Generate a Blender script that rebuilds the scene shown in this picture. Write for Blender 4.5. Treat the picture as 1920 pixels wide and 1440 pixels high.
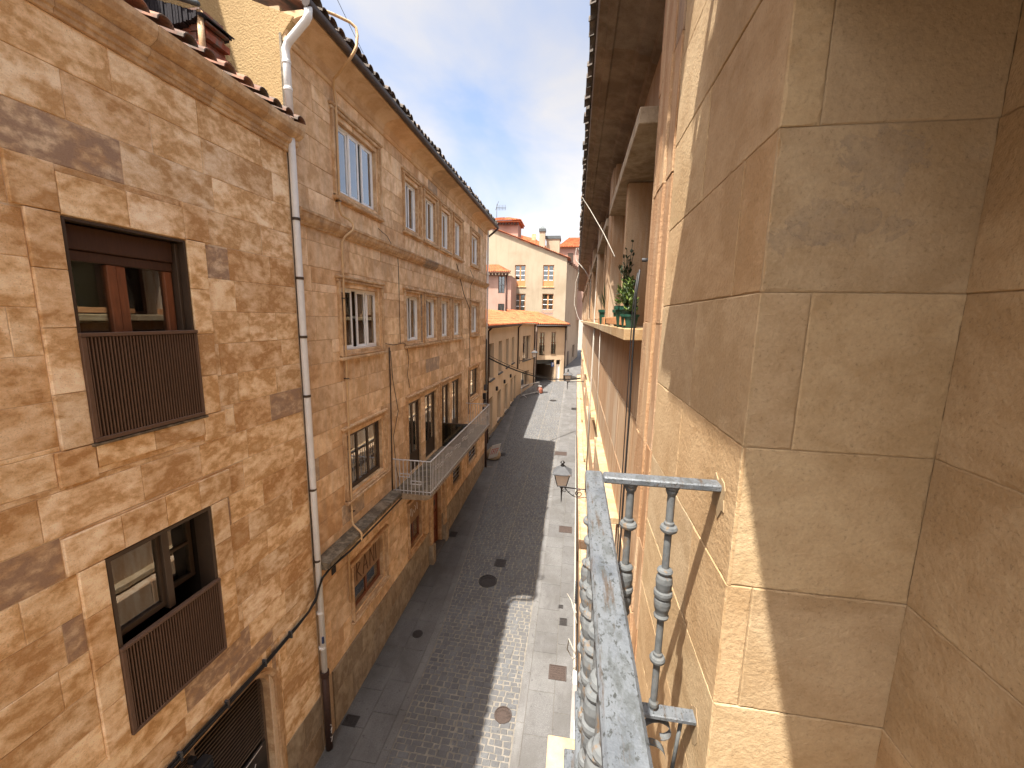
import bpy, bmesh, math, random
from mathutils import Vector, Matrix
R = math.radians
random.seed(7)
for _o in list(bpy.data.objects):
    bpy.data.objects.remove(_o)
scene = bpy.context.scene
COL = scene.collection
ZC = 8.3                                   # eye height above the street below the balcony

# ------------------------------------------------------------------ camera
cd = bpy.data.cameras.new('camera')
cam = bpy.data.objects.new('camera', cd)
COL.objects.link(cam)
cd.sensor_width = 36.0
cd.lens = 760.0 / 1920.0 * 36.0
cd.clip_start = 0.02
cd.clip_end = 2000
rot = Matrix(((0.98785, -0.04415, 0.14901), (0.15410, 0.15410, -0.97596), (0.02013, 0.98707, 0.15903)))
cam.matrix_world = Matrix.Translation((0, 0, ZC)) @ rot.to_4x4()
scene.camera = cam

# ------------------------------------------------------------------ light
SUN = Vector((0.244, 0.385, -1.0)).normalized()         # travel direction of the sunlight
elev = math.asin(-SUN.z)
world = bpy.data.worlds.new('World')
scene.world = world
world.use_nodes = True
wn = world.node_tree
wn.nodes.clear()
def wnode(t, **k):
    n = wn.nodes.new(t)
    for a, b in k.items():
        setattr(n, a, b)
    return n
sky = wnode('ShaderNodeTexSky', sky_type='NISHITA', sun_disc=False)
sky.sun_elevation = elev
sky.sun_rotation = math.atan2(-SUN.x, -SUN.y)
sky.air_density = 1.0
sky.dust_density = 5.0
sky.ozone_density = 1.6
tcw = wnode('ShaderNodeTexCoord')
mp = wnode('ShaderNodeMapping')
mp.inputs['Scale'].default_value = (1.0, 1.0, 2.2)
mp.inputs['Rotation'].default_value = (0.0, 0.35, 0.5)
n1 = wnode('ShaderNodeTexNoise')
n1.inputs['Scale'].default_value = 2.1
n1.inputs['Detail'].default_value = 8
n1.inputs['Roughness'].default_value = 0.52
n1.inputs['Distortion'].default_value = 0.35
rp = wnode('ShaderNodeValToRGB')
rp.color_ramp.elements[0].position = 0.35
rp.color_ramp.elements[0].color = (0.06, 0.06, 0.06, 1)
rp.color_ramp.elements[1].position = 0.61
rp.color_ramp.elements[1].color = (0.94, 0.94, 0.94, 1)
mixw = wnode('ShaderNodeMixRGB')
bw = wnode('ShaderNodeRGBToBW')
veil = wnode('ShaderNodeMixRGB', blend_type='MULTIPLY')
veil.inputs['Fac'].default_value = 1.0
veil.inputs['Color2'].default_value = (1.42, 1.40, 1.44, 1)
wn.links.new(sky.outputs['Color'], bw.inputs['Color'])
wn.links.new(bw.outputs['Val'], veil.inputs['Color1'])
wn.links.new(veil.outputs['Color'], mixw.inputs['Color2'])
bg = wnode('ShaderNodeBackground')
bg.inputs['Strength'].default_value = 0.088
wo = wnode('ShaderNodeOutputWorld')
wn.links.new(tcw.outputs['Generated'], mp.inputs['Vector'])
wn.links.new(mp.outputs['Vector'], n1.inputs['Vector'])
wn.links.new(n1.outputs['Fac'], rp.inputs['Fac'])
wn.links.new(rp.outputs['Color'], mixw.inputs['Fac'])
wn.links.new(sky.outputs['Color'], mixw.inputs['Color1'])
wn.links.new(mixw.outputs['Color'], bg.inputs['Color'])
wn.links.new(bg.outputs['Background'], wo.inputs['Surface'])
sl = bpy.data.lights.new('sun', 'SUN')
sl.energy = 3.6
sl.angle = R(0.53)
sl.color = (1.0, 0.95, 0.87)
sun = bpy.data.objects.new('sun', sl)
COL.objects.link(sun)
sun.location = (-10, -15, 40)
sun.rotation_euler = SUN.to_track_quat('-Z', 'Y').to_euler()
scene.view_settings.view_transform = 'Standard'
scene.view_settings.look = 'None'
scene.view_settings.gamma = 1.0
scene.view_settings.exposure = 1.95
scene.view_settings.use_curve_mapping = False
scene.render.resolution_x = 1024
scene.render.resolution_y = 768
scene.cycles.max_bounces = 7
scene.cycles.diffuse_bounces = 4
scene.cycles.transparent_max_bounces = 12

# ------------------------------------------------------------------ mesh helpers
WP = {}                                     # world position of every object made here
class MB:
    def __init__(s):
        s.v = []; s.f = []; s.sm = []
    def add(s, vs, fs, smooth=False):
        b = len(s.v)
        s.v += [tuple(p) for p in vs]
        s.f += [tuple(b + i for i in f) for f in fs]
        s.sm += [smooth] * len(fs)
        return s
    def box(s, x0, x1, y0, y1, z0, z1):
        if x0 > x1: x0, x1 = x1, x0
        if y0 > y1: y0, y1 = y1, y0
        if z0 > z1: z0, z1 = z1, z0
        return s.add([(x0,y0,z0),(x1,y0,z0),(x1,y1,z0),(x0,y1,z0),(x0,y0,z1),(x1,y0,z1),(x1,y1,z1),(x0,y1,z1)],
                     [(0,3,2,1),(4,5,6,7),(0,1,5,4),(1,2,6,5),(2,3,7,6),(3,0,4,7)])
    def bbox(s, x0, x1, y0, y1, z0, z1, c=0.006):
        """box with every edge chamfered"""
        if x0 > x1: x0, x1 = x1, x0
        if y0 > y1: y0, y1 = y1, y0
        if z0 > z1: z0, z1 = z1, z0
        c = min(c, (x1-x0)*.45, (y1-y0)*.45, (z1-z0)*.45)
        X = (x0, x1); Y = (y0, y1); Z = (z0, z1)
        vs = []; idx = {}
        for i in (0,1):
            for j in (0,1):
                for k in (0,1):
                    sx = c if i == 0 else -c; sy = c if j == 0 else -c; sz = c if k == 0 else -c
                    for a, p in (('x',(X[i],Y[j]+sy,Z[k]+sz)),('y',(X[i]+sx,Y[j],Z[k]+sz)),('z',(X[i]+sx,Y[j]+sy,Z[k]))):
                        idx[(i,j,k,a)] = len(vs); vs.append(p)
        I = idx; fs = []
        fs += [(I[0,0,0,'x'],I[0,0,1,'x'],I[0,1,1,'x'],I[0,1,0,'x']),(I[1,0,0,'x'],I[1,1,0,'x'],I[1,1,1,'x'],I[1,0,1,'x'])]
        fs += [(I[0,0,0,'y'],I[1,0,0,'y'],I[1,0,1,'y'],I[0,0,1,'y']),(I[0,1,0,'y'],I[0,1,1,'y'],I[1,1,1,'y'],I[1,1,0,'y'])]
        fs += [(I[0,0,0,'z'],I[0,1,0,'z'],I[1,1,0,'z'],I[1,0,0,'z']),(I[0,0,1,'z'],I[1,0,1,'z'],I[1,1,1,'z'],I[0,1,1,'z'])]
        for j in (0,1):
            for k in (0,1):
                q = (I[0,j,k,'y'],I[1,j,k,'y'],I[1,j,k,'z'],I[0,j,k,'z'])
                fs.append(q if j == k else q[::-1])
        for i in (0,1):
            for k in (0,1):
                q = (I[i,0,k,'z'],I[i,1,k,'z'],I[i,1,k,'x'],I[i,0,k,'x'])
                fs.append(q if i == k else q[::-1])
        for i in (0,1):
            for j in (0,1):
                q = (I[i,j,0,'x'],I[i,j,1,'x'],I[i,j,1,'y'],I[i,j,0,'y'])
                fs.append(q if i == j else q[::-1])
        for i in (0,1):
            for j in (0,1):
                for k in (0,1):
                    q = (I[i,j,k,'x'],I[i,j,k,'y'],I[i,j,k,'z'])
                    fs.append(q if (i+j+k) % 2 else q[::-1])
        return s.add(vs, fs)
    def prism(s, poly, axis, a0, a1, caps=True):
        """poly: list of 2d points; axis 'y': (x,z) swept along y; 'x': (y,z); 'z': (x,y)"""
        n = len(poly)
        def P(p, a):
            return (p[0], a, p[1]) if axis == 'y' else ((a, p[0], p[1]) if axis == 'x' else (p[0], p[1], a))
        vs = [P(p, a0) for p in poly] + [P(p, a1) for p in poly]
        area = sum(poly[i][0]*poly[(i+1)%n][1]-poly[(i+1)%n][0]*poly[i][1] for i in range(n))
        flip = (area > 0) == (axis in ('y',))
        fs = [(i, (i+1) % n, n+(i+1) % n, n+i) for i in range(n)]
        if caps:
            fs += [tuple(range(n))[::-1], tuple(range(n, 2*n))]
        if (a1 < a0): flip = not flip
        if flip: fs = [f[::-1] for f in fs]
        return s.add(vs, fs)
    def tube(s, pts, r, n=8, smooth=True, caps=True):
        pts = [Vector(p) for p in pts]
        rr = r if isinstance(r, (list, tuple)) else [r]*len(pts)
        rings = []; up = None
        for i, p in enumerate(pts):
            d = (pts[min(i+1, len(pts)-1)] - pts[max(i-1, 0)]).normalized()
            if up is None:
                up = Vector((0,0,1)) if abs(d.z) < .9 else Vector((1,0,0))
            a = d.cross(up)
            if a.length < 1e-5: a = d.orthogonal()
            a.normalize(); b = a.cross(d).normalized(); up = b
            rings.append([p + a*rr[i]*math.cos(2*math.pi*k/n) + b*rr[i]*math.sin(2*math.pi*k/n) for k in range(n)])
        vs = [q for g in rings for q in g]; fs = []
        for i in range(len(pts)-1):
            for k in range(n):
                fs.append((i*n+k, i*n+(k+1) % n, (i+1)*n+(k+1) % n, (i+1)*n+k))
        if caps: fs += [tuple(range(n))[::-1], tuple((len(pts)-1)*n+k for k in range(n))]
        return s.add(vs, fs, smooth)
    def lathe(s, prof, x, y, n=16, smooth=True):
        """prof: list of (radius, z) from the bottom up, round the vertical through x, y; crisp arrises, smooth round"""
        cs_ = [(math.cos(2*math.pi*k/n), math.sin(2*math.pi*k/n)) for k in range(n)]
        for (ra, za), (rb, zb) in zip(prof, prof[1:]):
            vs = [(x+ra*c, y+ra*q, za) for c, q in cs_] + [(x+rb*c, y+rb*q, zb) for c, q in cs_]
            s.add(vs, [(k, (k+1) % n, n+(k+1) % n, n+k) for k in range(n)], smooth)
        for (r_, z), top in ((prof[0], 0), (prof[-1], 1)):
            vs = [(x+r_*c, y+r_*q, z) for c, q in cs_]
            s.add(vs, [tuple(range(n)) if top else tuple(range(n))[::-1]])
        return s
    def quad(s, a, b, c, d):
        return s.add([a, b, c, d], [(0, 1, 2, 3)])
    def mesh(s, name, mat, origin):
        me = bpy.data.meshes.new(name)
        o = Vector(origin)
        me.from_pydata([tuple(Vector(v) - o) for v in s.v], [], s.f)
        me.polygons.foreach_set('use_smooth', s.sm)
        if len(s.f) < 60000 and not any(s.sm):
            bm = bmesh.new(); bm.from_mesh(me)
            bmesh.ops.recalc_face_normals(bm, faces=bm.faces)
            bm.to_mesh(me); bm.free()
        if mat: me.materials.append(mat)
        me.update()
        return me
    def build(s, name, mat, parent=None, origin=None, kind=None):
        if origin is None:
            xs, ys, zs = zip(*s.v)
            origin = ((min(xs)+max(xs))/2, (min(ys)+max(ys))/2, min(zs))
        return inst(name, s.mesh(name, mat, origin), origin, parent, kind=kind)

def inst(name, me, loc, parent=None, rz=0.0, kind=None, rot=None, scale=None):
    o = bpy.data.objects.new(name, me)
    COL.objects.link(o)
    w = Vector(loc)
    WP[o.name] = w
    if parent is not None:
        o.parent = parent
        o.location = w - WP[parent.name]
    else:
        o.location = w + Vector((0, 0, ZC))
    if rot is not None: o.rotation_euler = rot
    elif rz: o.rotation_euler = (0, 0, rz)
    if scale is not None: o.scale = scale
    if kind: o['kind'] = kind
    return o
def thing(name, loc, label, cat, group=None):
    o = inst(name, None, loc)
    o.empty_display_size = 0.3
    tag(o, label, cat, group)
    return o
def tag(o, label=None, cat=None, group=None, kind=None):
    if label: o['label'] = label
    if cat: o['category'] = cat
    if group: o['group'] = group
    if kind: o['kind'] = kind
    return o
def gz(y): return -8.3 + 0.04 * y         # the street climbs away from the camera

# ------------------------------------------------------------------ material helpers
class NT:
    def __init__(s, name):
        s.m = bpy.data.materials.new(name); s.m.use_nodes = True
        s.t = s.m.node_tree; s.t.nodes.clear()
        s.out = s.n('ShaderNodeOutputMaterial'); s.p = s.n('ShaderNodeBsdfPrincipled')
        s.l(s.p.outputs[0], s.out.inputs[0])
        s.geo = s.n('ShaderNodeNewGeometry'); s.oi = s.n('ShaderNodeObjectInfo')
        s._rnd = None
    def n(s, t, **k):
        q = s.t.nodes.new(t)
        for a, b in k.items(): setattr(q, a, b)
        return q
    def l(s, a, b): s.t.links.new(a, b)
    def setv(s, sock, v):
        if hasattr(v, 'is_output'): s.l(v, sock)
        elif isinstance(v, (tuple, list)) and len(v) == 3 and sock.type == 'RGBA': sock.default_value = (*v, 1)
        else: sock.default_value = v
    def math(s, op, a, b=0.0, clamp=False):
        q = s.n('ShaderNodeMath', operation=op, use_clamp=clamp)
        s.setv(q.inputs[0], a); s.setv(q.inputs[1], b); return q.outputs[0]
    def rnd(s):
        if s._rnd is None:
            s._rnd = s.math('FRACT', s.math('ADD', s.oi.outputs['Random'], s.geo.outputs['Random Per Island']))
        return s._rnd
    def pos(s, scale=(1,1,1), jitter=0.0):
        q = s.n('ShaderNodeVectorMath', operation='MULTIPLY')
        s.l(s.geo.outputs['Position'], q.inputs[0]); q.inputs[1].default_value = scale
        o = q.outputs[0]
        if jitter:
            j = s.n('ShaderNodeVectorMath', operation='SCALE'); j.inputs[0].default_value = (3.1, 7.7, 5.3)
            s.l(s.math('MULTIPLY', s.rnd(), jitter), j.inputs['Scale'])
            a = s.n('ShaderNodeVectorMath', operation='ADD'); s.l(o, a.inputs[0]); s.l(j.outputs[0], a.inputs[1]); o = a.outputs[0]
        return o
    def noise(s, vec, scale, detail=6, rough=.55, dist=0.0):
        q = s.n('ShaderNodeTexNoise'); s.l(vec, q.inputs['Vector'])
        q.inputs['Scale'].default_value = scale; q.inputs['Detail'].default_value = detail
        q.inputs['Roughness'].default_value = rough; q.inputs['Distortion'].default_value = dist
        return q.outputs['Fac']
    def voro(s, vec, scale, feature='F1'):
        q = s.n('ShaderNodeTexVoronoi', feature=feature); s.l(vec, q.inputs['Vector']); q.inputs['Scale'].default_value = scale
        return q.outputs['Distance']
    def ramp(s, fac, stops):
        q = s.n('ShaderNodeValToRGB'); cr = q.color_ramp
        while len(cr.elements) < len(stops): cr.elements.new(.5)
        for e, (p, c) in zip(cr.elements, stops):
            e.position = p; e.color = (c, c, c, 1) if isinstance(c, (int, float)) else (*c, 1)
        s.l(fac, q.inputs['Fac']); return q.outputs['Color']
    def mix(s, fac, a, b, mode='MIX'):
        q = s.n('ShaderNodeMixRGB', blend_type=mode)
        s.setv(q.inputs['Fac'], fac); s.setv(q.inputs['Color1'], a); s.setv(q.inputs['Color2'], b)
        return q.outputs['Color']
    def bump(s, h, strength=.3, dist=.01, prev=None):
        q = s.n('ShaderNodeBump'); q.inputs['Strength'].default_value = strength; q.inputs['Distance'].default_value = dist
        s.l(h, q.inputs['Height'])
        if prev: s.l(prev, q.inputs['Normal'])
        s.l(q.outputs[0], s.p.inputs['Normal']); return q.outputs[0]
    def done(s, col, rough=.8, metal=0.0, spec=.3):
        s.setv(s.p.inputs['Base Color'], col); s.setv(s.p.inputs['Roughness'], rough)
        s.setv(s.p.inputs['Metallic'], metal); s.p.inputs['Specular IOR Level'].default_value = spec
        return s.m

def mul(c, k): return tuple(x*k for x in c)
def stone(name, light, mid, dark, scale=2.2, stretch=(1,1,1.7), dist=1.2, var=.35, odd=(.22,.15,.11), oddp=.93, bumpk=.35, spots=.5, stain=0.0, patches=None):
    t = NT(name)
    v = t.pos(stretch, 4.0)
    a = t.noise(v, scale, 5, .6, dist)
    b = t.noise(v, scale*3.7, 4, .62, dist*.5)
    f = t.math('ADD', t.math('MULTIPLY', a, .62), t.math('MULTIPLY', b, .38))
    col = t.ramp(f, [(.39, light), (.485, mid), (.565, dark), (.68, mul(mid, .9))])
    # whole block a little lighter, redder or greyer than the next one
    r = t.rnd()
    lum = t.math('ADD', 1-var*.5, t.math('MULTIPLY', r, var))
    col = t.mix(1.0, col, t.ramp(r, [(0, (1.10,.98,.86)), (.35, (.98,.97,.98)), (.7, (1.03,1.0,.95)), (1, (.95,.96,1.0))]), 'MULTIPLY')
    q = t.n('ShaderNodeVectorMath', operation='SCALE'); t.l(col, q.inputs[0]); t.l(lum, q.inputs['Scale']); col = q.outputs[0]
    od = t.math('GREATER_THAN', t.math('FRACT', t.math('MULTIPLY', r, 7.31)), oddp)
    blot = t.ramp(b, [(.36, 0.45), (.58, .95)])
    col = t.mix(t.math('MULTIPLY', od, blot), col, odd)
    if stain:
        st = t.ramp(t.noise(t.pos((1.2, 1.2, .16)), 5.0, 4, .6, .2), [(.46, 0.0), (.68, stain)])
        col = t.mix(st, col, mul(odd, 1.25))
    if patches:
        wob = t.noise(t.pos(), 11.0, 5, .68, .6); inn = t.ramp(t.noise(t.pos(), 22.0, 4, .65), [(.34, .25), (.6, 1.0)])
        edge = None
        for (px_, pz_, rx_, rz_, k_, pc_) in patches:
            sp_ = t.n('ShaderNodeSeparateXYZ'); t.l(t.geo.outputs['Position'], sp_.inputs[0])
            u = t.math('DIVIDE', t.math('SUBTRACT', sp_.outputs['X'], px_), rx_); w = t.math('DIVIDE', t.math('SUBTRACT', sp_.outputs['Z'], pz_+ZC), rz_)
            d = t.math('ADD', t.math('SQRT', t.math('ADD', t.math('MULTIPLY', u, u), t.math('MULTIPLY', w, w))), t.math('MULTIPLY', t.math('SUBTRACT', wob, .5), 4.2))
            col = t.mix(t.math('MULTIPLY', inn, t.ramp(d, [(.55, k_*.75), (.90, k_*1.2), (1.0, 0.0)])), col, pc_)
    fine = t.noise(t.pos(), 85, 3, .7)
    col = t.mix(t.ramp(fine, [(.30, spots), (.39, 0.0)]), col, mul(dark, .5))
    col = t.mix(1.0, col, t.ramp(fine, [(.25, .88), (.75, 1.10)]), 'MULTIPLY')
    t.bump(t.noise(t.pos(), 42, 3, .65), bumpk, .007)
    return t.done(col, t.ramp(b, [(.3, .78), (.7, .92)]), 0, .25)
def plain(name, col, rough=.6, metal=0.0, spec=.4, var=.12, scale=18, bumpk=.08, dirt=None, dirtp=(.55,.75), stretch=(1,1,1)):
    t = NT(name)
    f = t.noise(t.pos(stretch), scale, 6, .6)
    c = t.mix(1.0, col, t.ramp(f, [(.25, 1-var), (.75, 1+var)]), 'MULTIPLY')
    if dirt:
        d = t.ramp(t.noise(t.pos(stretch), scale*.35, 7, .62, .5), [(dirtp[0], 0.0), (dirtp[1], 1.0)])
        c = t.mix(d, c, dirt)
    if bumpk: t.bump(f, bumpk, .004)
    return t.done(c, rough, metal, spec)
def plaster(name, col, dark, scale=.9, bumpk=.5, crack=.0):
    t = NT(name)
    f = t.noise(t.pos((1,1,.8)), scale, 8, .62, .4)
    c = t.ramp(f, [(.32, mul(col, 1.08)), (.5, col), (.68, dark)])
    st = t.ramp(t.noise(t.pos((1.4,1.4,.14)), 2.2, 6, .6), [(.5, 0.0), (.75, .45)])
    c = t.mix(st, c, mul(dark, .8))
    p = t.noise(t.pos(), 34, 5, .65)
    c = t.mix(t.ramp(p, [(.28, .55), (.42, 0.0)]), c, mul(dark, .6))
    if crack:
        wv = t.n('ShaderNodeVectorMath', operation='ADD'); t.l(t.pos(), wv.inputs[0])
        nz = t.n('ShaderNodeTexNoise'); nz.inputs['Scale'].default_value = 4.0; t.l(t.pos(), nz.inputs['Vector']); t.l(nz.outputs['Color'], wv.inputs[1])
        cr = t.ramp(t.voro(wv.outputs[0], .8, 'DISTANCE_TO_EDGE'), [(.0, crack), (.006, 0.0)])
        cr = t.math('MULTIPLY', cr, t.ramp(f, [(.45, 0.0), (.55, 1.0)]))
        c = t.mix(cr, c, mul(dark, .35))
    t.bump(p, bumpk, .01)
    return t.done(c, .9, 0, .2)
def glass(name, tint=(.72,.78,.76), refl=2.8):
    t = NT(name)
    t.t.nodes.remove(t.p)
    tr = t.n('ShaderNodeBsdfTransparent'); tr.inputs[0].default_value = (*tint, 1)
    gl = t.n('ShaderNodeBsdfGlossy'); gl.inputs['Roughness'].default_value = .015; gl.inputs[0].default_value = (.95,.97,1,1)
    fr = t.n('ShaderNodeFresnel'); fr.inputs['IOR'].default_value = 1.62
    b = t.n('ShaderNodeBump'); b.inputs['Strength'].default_value = .02; b.inputs['Distance'].default_value = .02
    t.l(t.noise(t.pos(), 1.7, 2, .5), b.inputs['Height']); t.l(b.outputs[0], gl.inputs['Normal']); t.l(b.outputs[0], fr.inputs['Normal'])
    mx = t.n('ShaderNodeMixShader')
    t.l(t.math('MULTIPLY', fr.outputs[0], refl, True), mx.inputs[0]); t.l(tr.outputs[0], mx.inputs[1]); t.l(gl.outputs[0], mx.inputs[2])
    t.l(mx.outputs[0], t.out.inputs[0])
    return t.m
def tiles(name, cols, moss=None):
    t = NT(name)
    c = t.ramp(t.rnd(), [(0, cols[0]), (.4, cols[1]), (.75, cols[2]), (1, cols[1])])
    f = t.noise(t.pos(), 9, 6, .6)
    c = t.mix(1.0, c, t.ramp(f, [(.3, .75), (.7, 1.2)]), 'MULTIPLY')
    if moss:
        c = t.mix(t.ramp(t.noise(t.pos(), 4, 7, .65), [(.42, 0.0), (.6, .9)]), c, moss)
    t.bump(f, .3, .01)
    return t.done(c, .85, 0, .2)

M = {}
M['stone_gold'] = stone('veined golden sandstone', (.93,.74,.51), (.76,.53,.305), (.53,.305,.13), 2.1, (1,1,1.5), .45, .36, (.34,.225,.155), .945, .5, .5)
M['stone_tan'] = stone('tan sandstone cladding', (.89,.67,.435), (.755,.525,.31), (.59,.375,.195), 1.7, (1,1,.9), .4, .36, (.36,.275,.205), .955, .5, .55, stain=.26)
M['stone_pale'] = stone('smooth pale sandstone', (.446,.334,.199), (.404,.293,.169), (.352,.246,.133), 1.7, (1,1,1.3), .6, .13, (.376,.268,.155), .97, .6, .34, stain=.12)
M['stone_ledge'] = stone('tan ledge stone', (.36,.275,.17), (.32,.235,.135), (.27,.185,.095), 2.0, (1,1,1), .6, .16, (.3,.21,.12), .97, .5, .3, stain=.15)  # ledge stone a little darker than the smooth pale sandstone
M['stone_street'] = stone('streaked orange sandstone', (.408,.313,.211), (.361,.248,.154), (.313,.188,.098), 2.4, (1.6,1.6,.16), .4, .12, (.313,.252,.190), .96, .6, .4, stain=.2)
M['stone_pilaster'] = stone('orange weathered pilaster stone', (.42,.30,.185), (.37,.235,.13), (.30,.17,.085), 3.2, (1.4,1.4,.25), .5, .10, (.22,.15,.10), .96, .9, .55, stain=.3)
M['stone_trim'] = stone('weathered stone trim', (.68,.49,.30), (.57,.375,.205), (.44,.265,.13), 3.0, (1,1,1), .5, .14, (.24,.185,.135), .985, .5, .5, stain=.35)
M['stone_grime'] = stone('grimy ledge stone', (.24,.20,.145), (.165,.135,.095), (.095,.077,.055), 4.0, (1,1,1), .6, .2, (.07,.06,.05), .9, .7, .6)
M['stone_plinth'] = stone('grey green plinth stone', (.40,.33,.235), (.32,.255,.175), (.24,.18,.115), 2.6, (1,1,.7), .8, .22, (.2,.155,.115), .93, .5, .5, stain=.35)
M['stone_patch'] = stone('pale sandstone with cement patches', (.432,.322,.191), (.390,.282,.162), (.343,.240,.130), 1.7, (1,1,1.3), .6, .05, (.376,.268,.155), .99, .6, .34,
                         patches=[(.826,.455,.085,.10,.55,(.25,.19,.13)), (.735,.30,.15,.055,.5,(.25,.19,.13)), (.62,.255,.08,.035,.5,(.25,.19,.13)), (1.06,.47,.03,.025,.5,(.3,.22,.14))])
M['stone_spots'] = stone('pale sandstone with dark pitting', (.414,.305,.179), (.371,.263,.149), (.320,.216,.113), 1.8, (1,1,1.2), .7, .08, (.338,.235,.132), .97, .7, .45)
M['mortar'] = plain('lime mortar', (.66,.50,.34), .95, 0, .1, .15, 30, .2)
M['mortar_pale'] = plain('fine joint mortar', (.30,.215,.125), .95, 0, .1, .15, 30, .2)
M['mortar_dark'] = plain('dark joint mortar', (.46,.33,.21), .95, 0, .1, .2, 30, .2)  # joint mortar of a darker tone than the lime mortar
M['eave'] = stone('plaster cove', (.72,.52,.325), (.66,.46,.275), (.57,.37,.205), 1.1, (1,1,1), 1.0, .06, (.45,.3,.17), .99, .4, .3, stain=.2)
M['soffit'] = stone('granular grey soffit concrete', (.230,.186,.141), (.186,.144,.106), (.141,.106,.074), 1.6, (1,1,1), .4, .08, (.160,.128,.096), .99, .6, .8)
M['ochre'] = plaster('ochre render', (.374,.254,.122), (.306,.194,.086), 1.6, 1.4, .8)
M['cream'] = plaster('cream lime render', (.353,.288,.202), (.302,.237,.159), .35, .3)
M['pinkwall'] = plaster('pink lime render', (.359,.231,.179), (.301,.185,.139), .5, .2)
M['tanwall'] = plaster('tan rendered wall', (.66,.50,.335), (.60,.44,.28), .6, .2)
M['brownwall'] = plaster('render browned for shade', (.36,.27,.19), (.27,.195,.13), .3, .3)  # browned so the side wall of the cream house reads as in shade
M['tile_orange'] = tiles('orange roof tile', [(.34,.098,.038), (.42,.138,.056), (.26,.068,.028)])
M['tile_old'] = tiles('old roof tile', [(.26,.13,.085), (.34,.17,.11), (.17,.09,.065)], (.10,.085,.07))
M['tile_grey'] = tiles('weathered dark roof tile', [(.13,.10,.08), (.18,.14,.11), (.09,.075,.06)], (.07,.06,.05))
M['brown_metal'] = plain('dark brown painted metal', (.012,.007,.005), .6, 0, .3, .15, 12, .03)
M['brown_light'] = plain('bronze brown rail', (.125,.07,.044), .5, 0, .4, .12, 12, .03)
M['bronze'] = plain('bronze window frame', (.062,.040,.026), .45, .1, .5, .12, 10, .02)
M['wood'] = plain('varnished window wood', (.19,.065,.027), .42, 0, .45, .3, 7, .06, stretch=(6,6,.6))
M['wood_dark'] = plain('dark shutter wood', (.062,.027,.014), .5, 0, .35, .25, 7, .06, stretch=(6,6,.6))
M['wood_door'] = plain('red brown door wood', (.20,.062,.028), .5, 0, .4, .3, 6, .08, stretch=(5,5,.5))
M['wood_orange'] = plain('orange board wood', (.46,.21,.085), .7, 0, .3, .25, 6, .1, stretch=(3,.5,3))
M['white_frame'] = plain('white lacquered aluminium', (.86,.85,.82), .4, 0, .5, .05, 8, 0.0, (.6,.54,.46), (.64,.9))
M['grey_blind'] = plain('grey roller blind', (.36,.37,.39), .6, 0, .3, .06, 5, 0.0)
M['pane_backing'] = plain('pale pane backing', (.46,.43,.37), .8, 0, .2, .08, 5, 0.0)
M['shutter_tan'] = plain('tan slatted roller shutter', (.34,.205,.11), .7, 0, .25, .15, 6, .05)
M['dark_in'] = plain('dim room', (.035,.028,.022), .9, 0, .1, .3, 2, 0.0)
M['curtain'] = plain('room curtain paled as reflection', (.80,.78,.73), .9, 0, .1, .1, 3, .1, stretch=(1,14,.4))  # paled to stand in for the bright wall mirrored in the panes
M['curtain_brown'] = plain('brown room curtain', (.16,.10,.062), .9, 0, .1, .2, 3, .1, stretch=(1,14,.4))
M['glass'] = glass('window glass')
M['glass_dark'] = glass('dark tinted glass', (.30,.31,.29), 1.6)
M['glass_far'] = glass('old window glass', (.45,.46,.43), .7)
M['frost'] = plain('frosted lantern glass', (.62,.52,.42), .35, 0, .5, .08, 10, 0.0)
M['pvc'] = plain('white drain pipe plastic', (.72,.71,.68), .42, 0, .4, .08, 6, 0.0, (.45,.40,.33), (.60,.88))
M['castpipe'] = plain('brown cast iron pipe', (.055,.028,.02), .6, .2, .4, .3, 20, .1)
M['gas'] = plain('ochre painted conduit', (.56,.36,.18), .5, 0, .4, .1, 12, .02)
M['gutter'] = plain('dark brown gutter metal', (.06,.042,.034), .5, .2, .4, .2, 9, .02)
M['black'] = plain('black cable rubber', (.012,.011,.011), .55, 0, .4, .2, 20, .02)
M['cable_brown'] = plain('old brown cable', (.07,.045,.03), .7, 0, .3, .2, 20, .02)
M['cable_white'] = plain('pale cable', (.33,.30,.25), .6, 0, .3, .1, 20, .0)
M['rail_grey'] = plain('silver grey balcony paint', (.46,.44,.42), .55, .1, .4, .12, 14, .02)
M['iron_black'] = plain('black wrought iron', (.018,.016,.015), .45, .4, .5, .2, 18, .03)
M['cast'] = plain('worn cast iron cover', (.034,.030,.028), .6, .3, .4, .3, 30, .2, (.05,.036,.028))
M['cast_brown'] = plain('rusty brown cover', (.062,.044,.036), .7, .2, .3, .25, 25, .2, (.036,.027,.023))
M['zinc'] = plain('zinc sheet', (.075,.076,.078), .8, 0, .2, .2, 8, .02, (.10,.06,.035), (.55,.68))
M['slate'] = plain('dark grey sheet metal', (.09,.10,.10), .5, .3, .4, .15, 6, .02)
M['plastic_green'] = plain('dark green plastic', (.012,.055,.035), .4, 0, .45, .1, 6, 0.0)
M['brick'] = plain('crumbling red brick', (.26,.075,.04), .9, 0, .2, .5, 14, .6, (.15,.13,.11), (.45,.62))
M['net'] = plain('dark ragged mesh', (.022,.019,.022), .8, 0, .2, .6, 40, .5)
M['white_paint'] = plain('white barrier paint', (.50,.48,.45), .5, 0, .4, .1, 12, .02, (.3,.25,.2), (.6,.85))
M['sack'] = plain('woven sand sack', (.34,.255,.165), .9, 0, .15, .25, 30, .4)
M['red_print'] = plain('red lettering', (.45,.06,.03), .6, 0, .3, .1, 8, 0.0)
M['sign_blue'] = plain('blue sign face', (.025,.05,.14), .4, 0, .4, .05, 5, 0.0)
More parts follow.
